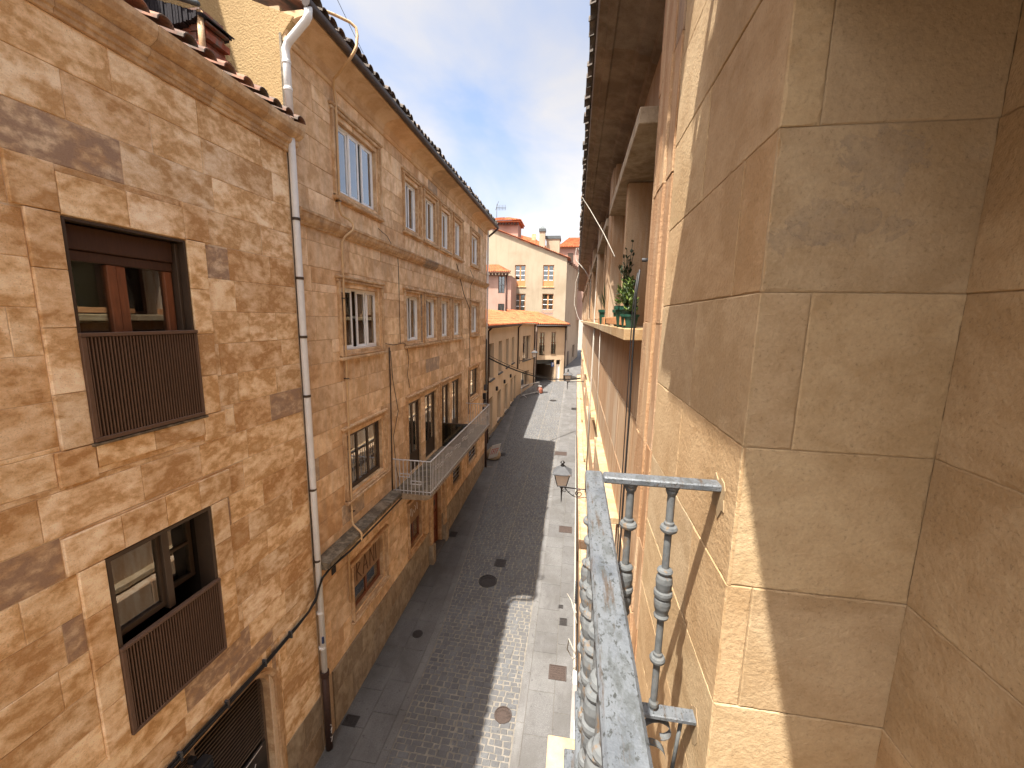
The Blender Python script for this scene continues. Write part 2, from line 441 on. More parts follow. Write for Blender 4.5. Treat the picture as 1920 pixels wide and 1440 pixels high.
M['chalk'] = plain('white chalk', (.75,.70,.64), .9, 0, .1, .2, 40, .1)
M['board'] = plain('black chalkboard', (.022,.02,.019), .6, 0, .3, .3, 9, .05, (.06,.05,.045), (.5,.7))
M['dark_metal'] = plain('louvre metal', (.17,.12,.085), .5, .1, .4, .2, 10, .03)
M['spray'] = plain('brown spray paint', (.11,.055,.032), .7, 0, .2, .1, 10, 0.0)
def make_rail():
    t = NT('galvanised grey paint with rust')
    f = t.noise(t.pos((1,.5,1)), 14, 5, .65, .3)
    c = t.ramp(f, [(.30, (0.077,0.086,0.097)), (.5, (0.124,0.134,0.144)), (.68, (0.096,0.103,0.103))])
    sp = t.ramp(t.noise(t.pos((1.3,.8,1)), 95, 3, .7), [(.36, .9), (.44, 0.0)])
    c = t.mix(sp, c, (0.034,0.036,0.033))
    dk = t.ramp(t.noise(t.pos((1,.45,1)), 26, 5, .7), [(.38, .7), (.47, 0.0)])
    c = t.mix(dk, c, (0.065,0.070,0.069))
    ru = t.ramp(t.noise(t.pos((2.6,.25,1)), 22, 6, .72), [(.56, 0.0), (.66, .8)])
    c = t.mix(ru, c, (0.062,0.038,0.019))
    t.bump(t.noise(t.pos(), 80, 3, .65), .5, .004)
    return t.done(c, .5, .15, .4)
M['rail'] = make_rail()
def make_iron():
    t = NT('old grey painted iron')
    f = t.noise(t.pos(), 30, 6, .6)
    c = t.ramp(f, [(.3, (.075,.079,.08)), (.6, (.12,.124,.122))])
    ru = t.ramp(t.noise(t.pos((1,1,.35)), 30, 7, .68), [(.56, 0.0), (.64, .8)])
    c = t.mix(ru, c, (.15,.095,.05))
    t.bump(f, .3, .004)
    return t.done(c, .8, .0, .2)
M['baluster'] = make_iron()
def make_sett(name, lo, hi, stain):
    t = NT(name)
    r = t.rnd()
    c = t.ramp(r, [(0, lo), (.5, mul(tuple((a+b)/2 for a, b in zip(lo, hi)), 1)), (1, hi)])
    f = t.noise(t.pos(), 60, 4, .75)
    c = t.mix(1.0, c, t.ramp(f, [(.28, .55), (.5, 1.0), (.72, 1.45)]), 'MULTIPLY')
    d = t.ramp(t.noise(t.pos(), 1.1, 6, .65, .4), [(.40, 0.0), (.62, .75)])
    c = t.mix(d, c, stain)
    w_ = t.ramp(t.noise(t.pos((1,.35,1)), 2.3, 5, .6), [(.52, 0.0), (.70, .5)])
    c = t.mix(w_, c, mul(hi, 1.3))
    k = t.ramp(t.noise(t.pos(), 9.0, 4, .65), [(.30, .7), (.37, 0.0)])
    c = t.mix(k, c, mul(lo, .45))
    t.bump(t.noise(t.pos(), 45, 5, .6), .5, .01)
    return t.done(c, .78, 0, .3)
M['sett'] = make_sett('granite setts', (.075,.075,.078), (.104,.106,.108), (.090,.086,.081))
M['slab'] = make_sett('granite paving slabs', (.101,.097,.094), (.121,.117,.112), (.079,.074,.068))
M['kerb'] = make_sett('pale kerb granite', (.116,.112,.108), (.135,.131,.125), (.090,.084,.077))
M['joint'] = plain('sandy joint filling', (.165,.148,.125), .95, 0, .1, .35, 9, .2)
M['earth'] = plain('town ground', (.20,.17,.14), .95, 0, .1, .2, 2, .2)
def leaf(name, a, b):
    t = NT(name)
    c = t.ramp(t.rnd(), [(0, a), (1, b)])
    t.p.inputs['Subsurface Weight'].default_value = 0.0
    return t.done(c, .5, 0, .4)
M['leaf'] = leaf('bright fern leaf', (.045,.085,.015), (.13,.17,.03))
M['leaf_dark'] = leaf('dark leaf', (.014,.026,.009), (.03,.048,.014))
M['soil'] = plain('potting soil', (.03,.02,.014), .95, 0, .1, .3, 40, .4)

# ================================================================== masonry
def subtract(rects, hole):
    out = []
    hu0, hu1, hv0, hv1 = hole
    for (a, b, c, d) in rects:
        if hu0 >= b or hu1 <= a or hv0 >= d or hv1 <= c:
            out.append((a, b, c, d)); continue
        if c < hv0: out.append((a, b, c, hv0))
        if hv1 < d: out.append((a, b, hv1, d))
        lo, hi = max(c, hv0), min(d, hv1)
        if a < hu0: out.append((a, hu0, lo, hi))
        if hu1 < b: out.append((hu1, b, lo, hi))
    return out
def mapper(kind, f):
    """(u along the wall, v up, d outwards) -> point"""
    if kind == '+x': return lambda u, v, d: (f + d, u, v)
    if kind == '-x': return lambda u, v, d: (f - d, u, v)
    if kind == '-y': return lambda u, v, d: (u, f - d, v)
def block(mb, P, u0, u1, v0, v1, d=0.0, t=.04, c=.006):
    c = min(c, (u1-u0)*.3, (v1-v0)*.3)
    vs = [P(u0,v0,-t), P(u1,v0,-t), P(u1,v1,-t), P(u0,v1,-t),
          P(u0,v0,d-c), P(u1,v0,d-c), P(u1,v1,d-c), P(u0,v1,d-c),
          P(u0+c,v0+c,d), P(u1-c,v0+c,d), P(u1-c,v1-c,d), P(u0+c,v1-c,d)]
    fs = [(8,9,10,11)]
    for k in range(4):
        n = (k+1) % 4
        fs += [(k, n, 4+n, 4+k), (4+k, 4+n, 8+n, 8+k)]
    mb.add(vs, fs)
def rough_block(mb, P, u0, u1, v0, v1, d=0.0, t=.012, c=.003, rr=random):
    """dressed block whose arrises are worn: the front outline wanders and is chipped here and there"""
    def edge(a, b, n): return [(a[0]+(b[0]-a[0])*i/n, a[1]+(b[1]-a[1])*i/n) for i in range(n)]
    nu, nv = max(3, int((u1-u0)/.022)), max(3, int((v1-v0)/.022))
    cs_ = [(u0, v0), (u1, v0), (u1, v1), (u0, v1)]
    out = edge(cs_[0], cs_[1], nu) + edge(cs_[1], cs_[2], nv) + edge(cs_[2], cs_[3], nu) + edge(cs_[3], cs_[0], nv)
    i_ = min(.0215, (u1-u0)*.3, (v1-v0)*.3); n = len(out); ring = []; chip = 0
    for (u, v) in out:
        if chip <= 0 and rr.random() < .035: chip = rr.randint(1, 3); big = rr.uniform(.003, .008)
        k = c*rr.uniform(.5, 1.9) + (big if chip > 0 else 0); chip -= 1
        ring.append((u + (k if u < u0+1e-6 else -k if u > u1-1e-6 else rr.uniform(-.002, .002)), v + (k if v < v0+1e-6 else -k if v > v1-1e-6 else rr.uniform(-.002, .002))))
    vs = [P(u, v, -t) for u, v in out] + [P(u, v, d-c*.9) for u, v in out] + [P(u, v, d) for u, v in ring] + [P(u + (i_ if u < u0+i_ else -i_ if u > u1-i_ else 0), v + (i_ if v < v0+i_ else -i_ if v > v1-i_ else 0), d) for u, v in out]
    fs = [tuple(range(3*n, 4*n))]
    for k in range(n):
        q = (k+1) % n; fs += [(k, q, n+q, n+k), (n+k, n+q, 2*n+q, 2*n+k), (2*n+k, 2*n+q, 3*n+q, 3*n+k)]
    mb.add(vs, fs)
def wall_sheet(P, u0, u1, v0, v1, holes, d, t=.25):
    """solid wall behind the blocks, with the openings left free"""
    us = sorted({u0, u1, *[min(max(h[i], u0), u1) for h in holes for i in (0, 1)]})
    rects = []
    for a, b in zip(us, us[1:]):
        if b - a < 1e-4: continue
        col = [(a, b, v0, v1)]
        for h in holes: col = subtract(col, h)
        rects += col
    mb = MB()
    for (a, b, c, e) in rects:
        vs = [P(a,c,-d), P(b,c,-d), P(b,e,-d), P(a,e,-d), P(a,c,-d-t), P(b,c,-d-t), P(b,e,-d-t), P(a,e,-d-t)]
        mb.add(vs, [(0,1,2,3),(7,6,5,4),(0,4,5,1),(1,5,6,2),(2,6,7,3),(3,7,4,0)])
    return mb
def ashlar(parent, P, u0, u1, courses, lens, holes, mat, limit=300, jit=.004, gap=.006, name='stone_block', near=None, t=.04, c=.006, seed=1):
    rnd = random.Random(seed)
    rects = []
    for (v0, v1) in zip(courses[1:], courses[:-1]):
        u = u0 - rnd.uniform(0, lens[1])
        while u < u1:
            n = rnd.uniform(*lens)
            a, b = max(u, u0), min(u + n, u1)
            if u1 - (u + n) < lens[0]*.5 and u + n < u1: b = u1; n = u1 - u
            u += n
            if b - a < .02: continue
            rs = [(a, b, v0, v1)]
            for h in holes: rs = subtract(rs, h)
            rects += [r for r in rs if r[1]-r[0] > .03 and r[3]-r[2] > .03]
    if near: rects.sort(key=lambda r: ((r[0]+r[1])/2-near[0])**2 + ((r[2]+r[3])/2-near[1])**2)
    rest = MB(); k = 0
    for (a, b, cc, e) in rects:
        d = rnd.uniform(-jit, jit)
        m = rest if k >= limit else MB()
        block(m, P, a+gap/2, b-gap/2, cc+gap/2, e-gap/2, d, t, c)
        if k < limit: m.build(name, mat, parent)
        k += 1
    if rest.v: rest.build('far_'+name+'s', mat, parent, kind='stuff')
def step(a, b, n): return [a + (b-a)*i/n for i in range(n+1)]

# ================================================================== ground
g = MB()
N = 24
for i in range(N):
    y0, y1 = -60 + i*14, -60 + (i+1)*14
    g.quad((-90, y0, gz(y0)-.13), (90, y0, gz(y0)-.13), (90, y1, gz(y1)-.13), (-90, y1, gz(y1)-.13))
tag(g.build('ground', M['earth']), kind='structure')

def kx(y):                                  # edge between the left pavement and the setts
    if y < 9: return -3.08
    return -3.08 - (y-9)*.062
KR = -.84                                   # right edge of the setts
Y0, Y1 = 1.0, 47.0
def gquad(mb, x0, x1, y0, y1, dz=0.0):
    mb.quad((x0, y0, gz(y0)+dz), (x1, y0, gz(y0)+dz), (x1, y1, gz(y1)+dz), (x0, y1, gz(y1)+dz))
road_m = MB()
y = Y0
while y < Y1:
    a, b = y, y+1.0
    road_m.quad((kx(a)-.1, a, gz(a)-.009), (KR+.1, a, gz(a)-.009), (KR+.1, b, gz(b)-.009), (kx(b)-.1, b, gz(b)-.009)); y = b
road = tag(road_m.build('road', M['joint'], origin=(-2, 6, gz(6))), kind='structure')
pl_m = MB(); y = Y0
while y < Y1:
    a, b = y, y+1.0
    pl_m.quad((-5.3, a, gz(a)-.012), (kx(a), a, gz(a)-.012), (kx(b), b, gz(b)-.012), (-5.3, b, gz(b)-.012)); y = b
pave_l = tag(pl_m.build('pavement_left', M['joint'], origin=(-3.8, 6, gz(6))), kind='structure')
pr_m = MB(); gquad(pr_m, KR, 1.0, Y0, Y1, -.012)
pave_r = tag(pr_m.build('pavement_right', M['joint'], origin=(-.2, 6, gz(6))), kind='structure')
fg = MB(); gquad(fg, -9, 1.2, Y1-12, 75, -.03)
tag(fg.build('street_end', M['slab']), kind='structure')

def gstone(mb, quad, c=.012, h=0.0, t=.06, ins=.004):
    """a paving stone: quad of 4 (x, y), rounded shoulders"""
    cx = sum(p[0] for p in quad)/4; cy = sum(p[1] for p in quad)/4
    def ins_(p, k):
        dx, dy = cx-p[0], cy-p[1]; L = math.hypot(dx, dy)
        return (p[0]+dx/L*k, p[1]+dy/L*k)
    q0 = [ins_(p, ins*1.4) for p in quad]; q1 = [ins_(p, ins*1.4+c*1.3) for p in quad]
    vs = [(p[0], p[1], gz(p[1])-t) for p in q0] + [(p[0], p[1], gz(p[1])+h-c*.8) for p in q0] + [(p[0], p[1], gz(p[1])+h) for p in q1]
    fs = [(8,9,10,11)]
    for k in range(4):
        n = (k+1) % 4; fs += [(k,n,4+n,4+k), (4+k,4+n,8+n,8+k)]
    mb.add(vs, fs)
covers = []                                 # rectangles kept free for the covers (x0, x1, y0, y1)
COVER = dict(round_a=(-2.3, 10.95, .29), round_b=(-1.12, 7.03, .19))
rnd = random.Random(5)
setts = []
y = 4.6; row = 0
while y < 45.5:
    dy = rnd.uniform(.10, .145)
    for (xa, xb) in ((None, -2.012), (-2.004, KR-.01)):
        if xa is None: xa = kx(y)+.01
        x = xa - rnd.uniform(0, .16)
        while x < xb:
            w = rnd.uniform(.11, .23); a, b = max(x, xa), min(x+w, xb); x += w
            if b-a < .04: continue
            j = lambda: rnd.uniform(-.012, .012)
            q = [(a+j(), y+j()), (b+j(), y+j()), (b+j(), y+dy+j()), (a+j(), y+dy+j())]
            cx, cy = (a+b)/2, y+dy/2
            if any(math.hypot(cx-v[0], cy-v[1]) < v[2]-.02 for v in COVER.values()): continue
            if -2.2 < cx < -1.94 and 11.72 < cy < 12.02: continue
            setts.append((math.hypot(cx+.9, cy), q))
    y += dy; row += 1
setts.sort(key=lambda s: s[0])
rest = MB()
for k, (_, q) in enumerate(setts):
    m = MB() if k < 300 else rest
    gstone(m, q, rnd.uniform(.012, .02), rnd.uniform(-.005, .004), .05, .006)
    if k < 300: m.build('granite_sett', M['sett'], road)
rest.build('far_granite_setts', M['sett'], road, kind='stuff')

def slabs(parent, xf0, xf1, cols, ya, yb, lr, seed, limit=150, holes=()):
    rr = random.Random(seed); restm = MB(); k = 0; lst = []
    for ci in range(len(cols)-1):
        y = ya - rr.uniform(0, .6)
        while y < yb:
            n = rr.uniform(*lr); a, b = max(y, ya), min(y+n, yb); y += n
            if b-a < .05: continue
            def X(f, yy): return xf0(yy) + (xf1(yy)-xf0(yy))*f
            q = [(X(cols[ci], a), a), (X(cols[ci+1], a), a), (X(cols[ci+1], b), b), (X(cols[ci], b), b)]
            lst.append((a, q))
    lst.sort(key=lambda s: s[0])
    for (a, q) in lst:
        m = MB() if k < limit else restm
        gstone(m, q, .006, rr.uniform(-.002, .002), .05, .004)
        if k < limit: m.build('paving_slab', M['slab'], parent)
        k += 1
    if restm.v: restm.build('far_paving_slabs', M['slab'], parent, kind='stuff')
wallx = lambda y: -4.30 if y < 19.5 else -4.98
slabs(pave_l, wallx, lambda y: kx(y)-.17, [0, .5, 1.0], 4.2, 19.4, (.55, .95), 3)
slabs(pave_l, wallx, lambda y: kx(y)-.17, [0, .5, 1.0], 19.6, 36, (.7, 1.1), 4, 30)
slabs(pave_r, lambda y: KR+.17, lambda y: .42, [0, .52, 1.0], 4.2, 44, (.6, 1.05), 5, 120)
kr = random.Random(9)
for (fx, par, side) in ((lambda y: kx(y)-.085, pave_l, 0), (lambda y: KR+.085, pave_r, 1)):
    y = 4.2; restm = MB(); k = 0
    while y < 44:
        n = kr.uniform(.7, 1.2)
        m = MB() if k < 26 else restm
        gstone(m, [(fx(y)-.083, y), (fx(y)+.083, y), (fx(y+n)+.083, y+n), (fx(y+n)-.083, y+n)], .008, .003, .05, .004)
        if k < 26: m.build('kerb_stone', M['kerb'], par)
        y += n; k += 1
    restm.build('far_kerb_stones', M['kerb'], par, kind='stuff')

# ------------------------------------------------------------------ covers in the ground
def round_cover(x, y, r, label, mat='cast'):
    z = gz(y) + .004
    t = thing('manhole_cover', (x, y, z), label, 'manhole cover', 'covers in the street')
    def ring(r0, r1, za, zb, n=36):
        m = MB(); vs = []; fs = []
        for k in range(n):
            c, s_ = math.cos(2*math.pi*k/n), math.sin(2*math.pi*k/n)
            for rr_, zz in ((r0, za), (r0, zb), (r1, zb), (r1, za)):
                vs.append((x+rr_*c, y+rr_*s_, z+zz+.04*rr_*s_))
        for k in range(n):
            q = (k+1) % n
            for i in range(4): fs.append((k*4+i, k*4+(i+1) % 4, q*4+(i+1) % 4, q*4+i))
        return m.add(vs, fs)
    ring(r*.9, r, -.05, .012).build('rim', M[mat], t)
    lid = MB(); lid.lathe([(r*.88, z-.03), (r*.88, z+.004), (r*.5, z+.005), (r*.01, z+.005)], x, y, 36, False)
    lid.build('lid', M[mat], t)
    ring(r*.48, r*.56, 0, .011).build('ring', M[mat], t)
    st = MB()
    for k in range(14):
        a = 2*math.pi*k/14
        for rr_ in (.66, .76):
            st.box(x+r*rr_*math.cos(a)-.012, x+r*rr_*math.cos(a)+.012, y+r*rr_*math.sin(a)-.012, y+r*rr_*math.sin(a)+.012, z+.003+.04*r*rr_*math.sin(a), z+.010+.04*r*rr_*math.sin(a))
    st.build('studs', M[mat], t)
def square_cover(x0, x1, y0, y1, label, mat='cast', grid=4, dz=.004, frame=.02):
    z = gz((y0+y1)/2)+dz; x = (x0+x1)/2; y = (y0+y1)/2
    t = thing('access_cover', (x, y, z), label, 'access cover', 'covers in the street')
    s = .04
    def sl(mb):
        mb.v = [(a, b, c + s*(b-y)) for (a, b, c) in mb.v]; return mb
    f = MB()
    for (a, b, c, d) in ((x0,x1,y0,y0+frame),(x0,x1,y1-frame,y1),(x0,x0+frame,y0+frame,y1-frame),(x1-frame,x1,y0+frame,y1-frame)):
        f.box(a, b, c, d, z-.04, z+.008)
    sl(f).build('frame', M[mat], t)
    sl(MB().box(x0+frame+.004, x1-frame-.004, y0+frame+.004, y1-frame-.004, z-.04, z+.002)).build('lid', M[mat], t)
    r = MB()
    if grid:
        for k in range(grid):
            fx = x0+frame+.02+(x1-x0-2*frame-.04)*(k+.5)/grid
            r.box(fx-.008, fx+.008, y0+frame+.02, y1-frame-.02, z+.001, z+.008)
        for k in range(grid):
            fy = y0+frame+.02+(y1-y0-2*frame-.04)*(k+.5)/grid
            r.box(x0+frame+.02, x1-frame-.02, fy-.005, fy+.005, z+.001, z+.007)
        sl(r).build('pattern', M[mat], t)
round_cover(-2.29, 10.95, .28, 'large round iron cover in the shaded middle of the road')
round_cover(-1.12, 7.03, .18, 'small round iron cover with rings lying in the sunlit setts', 'cast_brown')
round_cover(-1.65, 34.5, .3, 'round iron cover in the sunlit road near the bend')
square_cover(-2.25, -1.89, 11.68, 12.06, 'small square iron drain just beyond the large round cover', 'cast', 3)
square_cover(-.26, .14, 8.0, 8.38, 'square patterned iron cover in the sunlit right pavement', 'cast_brown', 5)
square_cover(-.28, .2, 14.02, 14.45, 'brown iron plate in the sunlit pavement below the street lamp', 'cast_brown', 0)
square_cover(-.85, -.18, 21.75, 22.3, 'wide brown plate in the far sunlit pavement beyond the lamp', 'cast_brown', 0)
square_cover(-.13, .0, 10.2, 10.33, 'tiny dark square cap in the right pavement', 'cast', 0, .004, .01)
square_cover(-.08, .12, 9.6, 9.85, 'small grey square cover in a pale slab of the right pavement', 'cast', 3, .004, .012)
square_cover(-4.25, -3.97, 6.3, 6.52, 'dark square cover in the left pavement at the foot of the brown pipe', 'cast', 2)
square_cover(-4.2, -3.93, 13.05, 13.35, 'dark square cover in the left pavement outside the wooden door', 'cast', 2)
square_cover(-3.95, -3.52, 21.05, 21.42, 'dark square cover beside the sack in the left pavement', 'cast', 2)
oc = thing('oval_cover', (-3.62, 8.7, gz(8.7)+.004), 'small oval iron cap in the shaded left pavement', 'access cover', 'covers in the street')
MB().lathe([(.13, gz(8.7)-.03), (.13, gz(8.7)+.012), (.105, gz(8.7)+.012), (.1, gz(8.7)+.008), (.005, gz(8.7)+.008)], -3.62, 8.7, 24, False).build('lid', M['cast'], oc)
ocs = MB()
for k in (-1, 0, 1): ocs.box(-3.68, -3.56, 8.7+k*.04-.008, 8.7+k*.04+.008, gz(8.7)+.007, gz(8.7)+.013)
ocs.build('ribs', M['cast'], oc)

# ================================================================== LEFT, NEAR: golden sandstone house
XL = -4.32
PA = mapper('+x', XL)
AY0, AY1 = 0.2, 5.86
A = thing('stone_house', (XL, 3.0, gz(3.0)), 'golden veined sandstone house at the left edge with two slatted window guards', 'house')
w1 = (2.95, 4.06, -1.2, .78); w2 = (2.90, 4.03, -4.29, -2.33); ar = (1.75, 4.72, -8.3, -5.12)
awall = wall_sheet(PA, -4.0, AY1, -8.4, 2.42, [w1, w2, ar], .006, .3).build('wall', M['mortar'], A)
cs = [2.36 - .391*i for i in range(0, 25)] + [-7.42, -7.9, -8.32]
sur1 = [(2.64, 4.37, .78, 1.19), (2.71, 4.30, -1.2, .78), (2.66, 4.35, -1.5, -1.2)]
sur2 = [(2.61, 4.34, -2.33, -1.95), (2.68, 4.27, -4.29, -2.33)]
spand = (1.55, 4.95, -6.9, -4.92)
ashlar(awall, PA, 1.1, AY1-.02, cs, (.5, 1.25), [*sur1, *sur2, spand, (4.5, AY1, -8.4, -6.88), (1.0, 1.75, -8.4, -6.9), ar], M['stone_gold'], 300, .003, .004, c=.005, near=(4, -1.5), seed=11)
def raised(rects, hole, mat, d, seed, name='surround_stone', L=(.5, .75)):
    rr = random.Random(seed)
    for (a, b, c, e) in rects:
        horiz = (b-a) > (e-c)
        lo, hi = (a, b) if horiz else (c, e)
        n = max(1, round((hi-lo)/.48)); cuts = [lo] + [lo+(hi-lo)*(i+rr.uniform(-.12, .12))/n for i in range(1, n)] + [hi]
        for p, q in zip(cuts, cuts[1:]):
            rs = [(p, q, c, e)] if horiz else [(a, b, p, q)]
            for (u0, u1, v0, v1) in rs:
                m = MB(); block(m, PA, u0+.002, u1-.002, v0+.002, v1-.002, d+rr.uniform(-.001, .001), .05, .006); m.build(name, mat, awall)
raised([(2.64, 2.95, .80, 1.19), (4.06, 4.37, .80, 1.19), (2.95, 4.06, .79, 1.13), (2.71, 2.944, -1.2, .795), (4.066, 4.30, -1.2, .795), (2.66, 2.95, -1.52, -1.205), (2.955, 4.055, -1.44, -1.205), (4.06, 4.35, -1.52, -1.205)], w1, M['stone_gold'], .026, 4)
raised([(2.61, 4.34, -2.32, -1.97), (2.68, 2.894, -4.32, -2.325), (4.036, 4.27, -4.32, -2.325)], w2, M['stone_gold'], .026, 6)
for (a_, b_, c_, e_) in ((2.952, 4.058, 1.132, 1.19), (2.952, 4.058, -1.5, -1.442), (2.61, 4.34, -1.968, -1.95)):
    m = MB(); block(m, PA, a_, b_, c_+.001, e_-.001, .001, .04, .004); m.build('stone_block', M['stone_gold'], awall)
# fill beside the raised lintel of the lower window and over the arch
ashlar(awall, PA, 1.1, 4.61, [-4.92, -5.12], (.6, .9), [ar], M['stone_gold'], 10, .002, .005, seed=3)
ashlar(awall, PA, 4.50, AY1-.02, [-6.90, -7.5, -8.3], (.5, .7), [(1.7, 4.93, -8.4, -5)], M['stone_plinth'], 20, .002, .006, seed=5)

def cornice(parent, prof, ya, yb, n, mat, name='cornice_stone'):
    for a, b in zip(step(ya, yb, n), step(ya, yb, n)[1:]):
        MB().prism(prof, 'y', a+.002, b-.002).build(name, mat, parent)
ac = MB().box(XL-.3, XL-.02, -4, AY1, 2.36, 2.75).build('cornice', M['mortar'], A)
profA = [(XL-.02, 2.365), (XL+.035, 2.365), (XL+.04, 2.40), (XL+.06, 2.41), (XL+.065, 2.45), (XL+.10, 2.47), (XL+.115, 2.52), (XL+.105, 2.54), (XL+.15, 2.56), (XL+.20, 2.60), (XL+.225, 2.66), (XL+.225, 2.72), (XL-.02, 2.74)]
cornice(ac, profA, .2, 5.98, 8, M['stone_trim'])

# --- roof tiles
def barrel(name, r, L, slope, mat, n=7, taper=.82):
    """half-round tile, mouth at the origin pointing +x, rising towards -x"""
    m = MB(); vs = []; fs = []
    for i in (0, 1):
        rr_ = r*(1 if i == 0 else taper)
        for th in (0, .012):
            for k in range(n+1):
                a = math.pi*k/n
                vs.append((-i*L*math.cos(slope), (rr_-th)*math.cos(a), (rr_-th)*math.sin(a)*.9 + i*L*math.sin(slope)))
    q = n+1
    for k in range(n):
        fs += [(k, k+1, 2*q+k+1, 2*q+k), (q+k, q+k+1, 3*q+k+1, 3*q+k), (k, k+1, q+k+1, q+k), (2*q+k, 2*q+k+1, 3*q+k+1, 3*q+k)]
    m.add(vs, fs, False)
    return m.mesh(name, mat, (0, 0, 0))
SL = R(20)
aroof = MB().quad((XL+.19, -4, 2.745), (XL+.19, AY1+.1, 2.745), (XL-2.4, AY1+.1, 2.745+2.59*math.tan(SL)), (XL-2.4, -4, 2.745+2.59*math.tan(SL))).build('roof', M['tile_old'], A)
tm = barrel('roof_tile', .088, .48, SL, M['tile_old'])
rr = random.Random(3)
yy = .9
while yy < 5.98:
    for k in range(3):
        inst('roof_tile', tm, (XL+.235-.36*k*math.cos(SL)+rr.uniform(-.015, .015), yy+rr.uniform(-.015, .015), 2.765+.36*k*math.sin(SL)+rr.uniform(-.008, .012)), aroof, rz=rr.uniform(-.04, .04))
    yy += .25
# unseen volume added to shade the party wall, and chimney remains on the roof
MB().box(-9.5, -6.25, -4, 5.8, 3.0, 8.4).build('shadow_volume', M['ochre'], A)
dm = thing('broken_chimney', (-4.95, 4.9, 3.0), 'crumbling red brick chimney stub under dark ragged mesh on the left roof', 'chimney')
cb = MB()
rr = random.Random(21)
for i in range(9):
    z0 = 2.86+i*.085
    for j in range(4):
        x0 = -5.22+j*.15+(.07 if i % 2 else 0); 
        cb.box(x0+rr.uniform(0,.01), x0+.14, 4.86+rr.uniform(-.012,.012), 5.2, z0, z0+.075)
cb.build('brick_stack', M['brick'], dm)
MB().box(-5.25, -4.66, 4.885, 5.19, 2.8, 3.62).build('core', M['stone_grime'], dm)
nm = MB()
for i in range(26):
    x0 = -5.55+i*.04
    nm.prism([(x0, 3.50-.10*math.sin(i*.12)+rr.uniform(-.012,.012)), (x0+.03, 3.50-.10*math.sin(i*.12)), (x0+.03, 3.80-.012*i), (x0, 3.80-.012*i)], 'y', 4.78+rr.uniform(-.01,.01), 5.25)
nm.build('ragged_mesh', M['net'], dm)
MB().tube([(-5.6, 4.78, 3.90), (-5.2, 4.77, 3.80), (-4.85, 4.77, 3.68), (-4.55, 4.77, 3.58)], .03, 6).build('edge_pipe', M['slate'], dm)
MB().tube([(-4.6, 4.83, 2.85), (-4.6, 4.83, 3.55)], .035, 6).build('corner_post', M['stone_trim'], dm)

# --- windows of A
def pane_box(parent, x, y0, y1, z0, z1, gm='glass', name='pane'):
    return MB().box(x-.004, x+.004, y0, y1, z0, z1).build(name, M[gm], parent)
def frame_rect(mb, x0, x1, y0, y1, z0, z1, w):
    mb.box(x0, x1, y0, y1, z1-w, z1); mb.box(x0, x1, y0, y1, z0, z0+w)
    mb.box(x0, x1, y0, y0+w, z0+w, z1-w); mb.box(x0, x1, y1-w, y1, z0+w, z1-w)
    return mb
def room(parent, x, y0, y1, z0, z1, depth=.6, mat='dark_in'):
    m = MB(); a, b = x-depth, x; y0 += .004; y1 -= .004; z0 += .004; z1 -= .004
    vs = [(b,y0,z0),(b,y1,z0),(b,y1,z1),(b,y0,z1),(a,y0,z0),(a,y1,z0),(a,y1,z1),(a,y0,z1)]
    m.add(vs, [(4,5,6,7),(0,1,5,4),(1,2,6,5),(2,3,7,6),(3,0,4,7)])
    return m.build('room', M[mat], parent)
slat_me = MB().box(-.016, .016, -.0055, .0055, 0, .95).mesh('slat', M['brown_light'], (0, 0, 0))
def guard(parent, y0, y1, z0, z1, x):
    gmb = MB()
    gmb.bbox(x-.02, x+.035, y0, y1, z1-.035, z1, .004); gmb.bbox(x-.015, x+.03, y0+.003, y1-.003, z0, z0+.04, .004)
    gmb.bbox(x-.015, x+.03, y0+.003, y0+.045, z0+.041, z1-.036, .004); gmb.bbox(x-.015, x+.03, y1-.028, y1-.003, z0+.041, z1-.036, .004)
    gd = gmb.build('window_guard', M['brown_light'], parent)
    MB().box(x-.03, x-.018, y0+.005, y1-.005, z0+.005, z1-.04).build('back_panel', M['brown_metal'], gd)
    n = int((y1-y0-.08)/.0285)
    for k in range(n):
        s_ = inst('slat', slat_me, (x+.008, y0+.058+(y1-y0-.095)*k/(n-1), z0+.04), gd)
        s_.scale = (1, 1, (z1-z0-.08)/.95)
def lining(parent, y0, y1, z0, z1, x0, x1, w, mat):
    return frame_rect(MB(), x0, x1, y0, y1, z0, z1, w).build('window', M[mat], parent)
W1 = lining(A, w1[0]+.002, w1[1]-.002, w1[2]+.002, w1[3]-.002, XL-.2, XL+.012, .022, 'bronze')
tag(W1, 'upper window with wooden mullion and brown roller blind box')
room(W1, XL-.2, w1[0]+.01, w1[1]-.01, w1[2]+.01, w1[3]-.01, .7)
MB().bbox(XL-.19, XL-.09, w1[0]+.03, w1[1]-.07, .53, .745, .01).build('shutter_box', M['wood_dark'], W1)
MB().bbox(XL-.19, XL-.115, w1[0]+.03, w1[1]-.07, .435, .525, .006).build('shutter_rail', M['wood_dark'], W1)
fr = MB()
fr.bbox(XL-.18, XL-.125, w1[0]+.03, w1[0]+.075, -1.15, .43, .006)
fr.bbox(XL-.18, XL-.12, 3.345, 3.425, -1.15, .43, .006); fr.bbox(XL-.185, XL-.135, 3.43, 3.52, -1.15, .43, .006)
fr.bbox(XL-.18, XL-.125, 3.90, 3.985, -1.15, .43, .006)
fr.build('sash', M['wood'], W1)
MB().bbox(XL-.17, XL-.06, 3.995, 4.035, -1.15, .74, .004).build('side_rail', M['bronze'], W1)
pane_box(W1, XL-.16, w1[0]+.07, 3.35, -1.12, .44); pane_box(W1, XL-.165, 3.515, 3.905, -1.12, .44)
MB().box(XL-.27, XL-.265, w1[0]+.05, 3.98, -.02, .5).build('curtain', M['curtain'], W1)
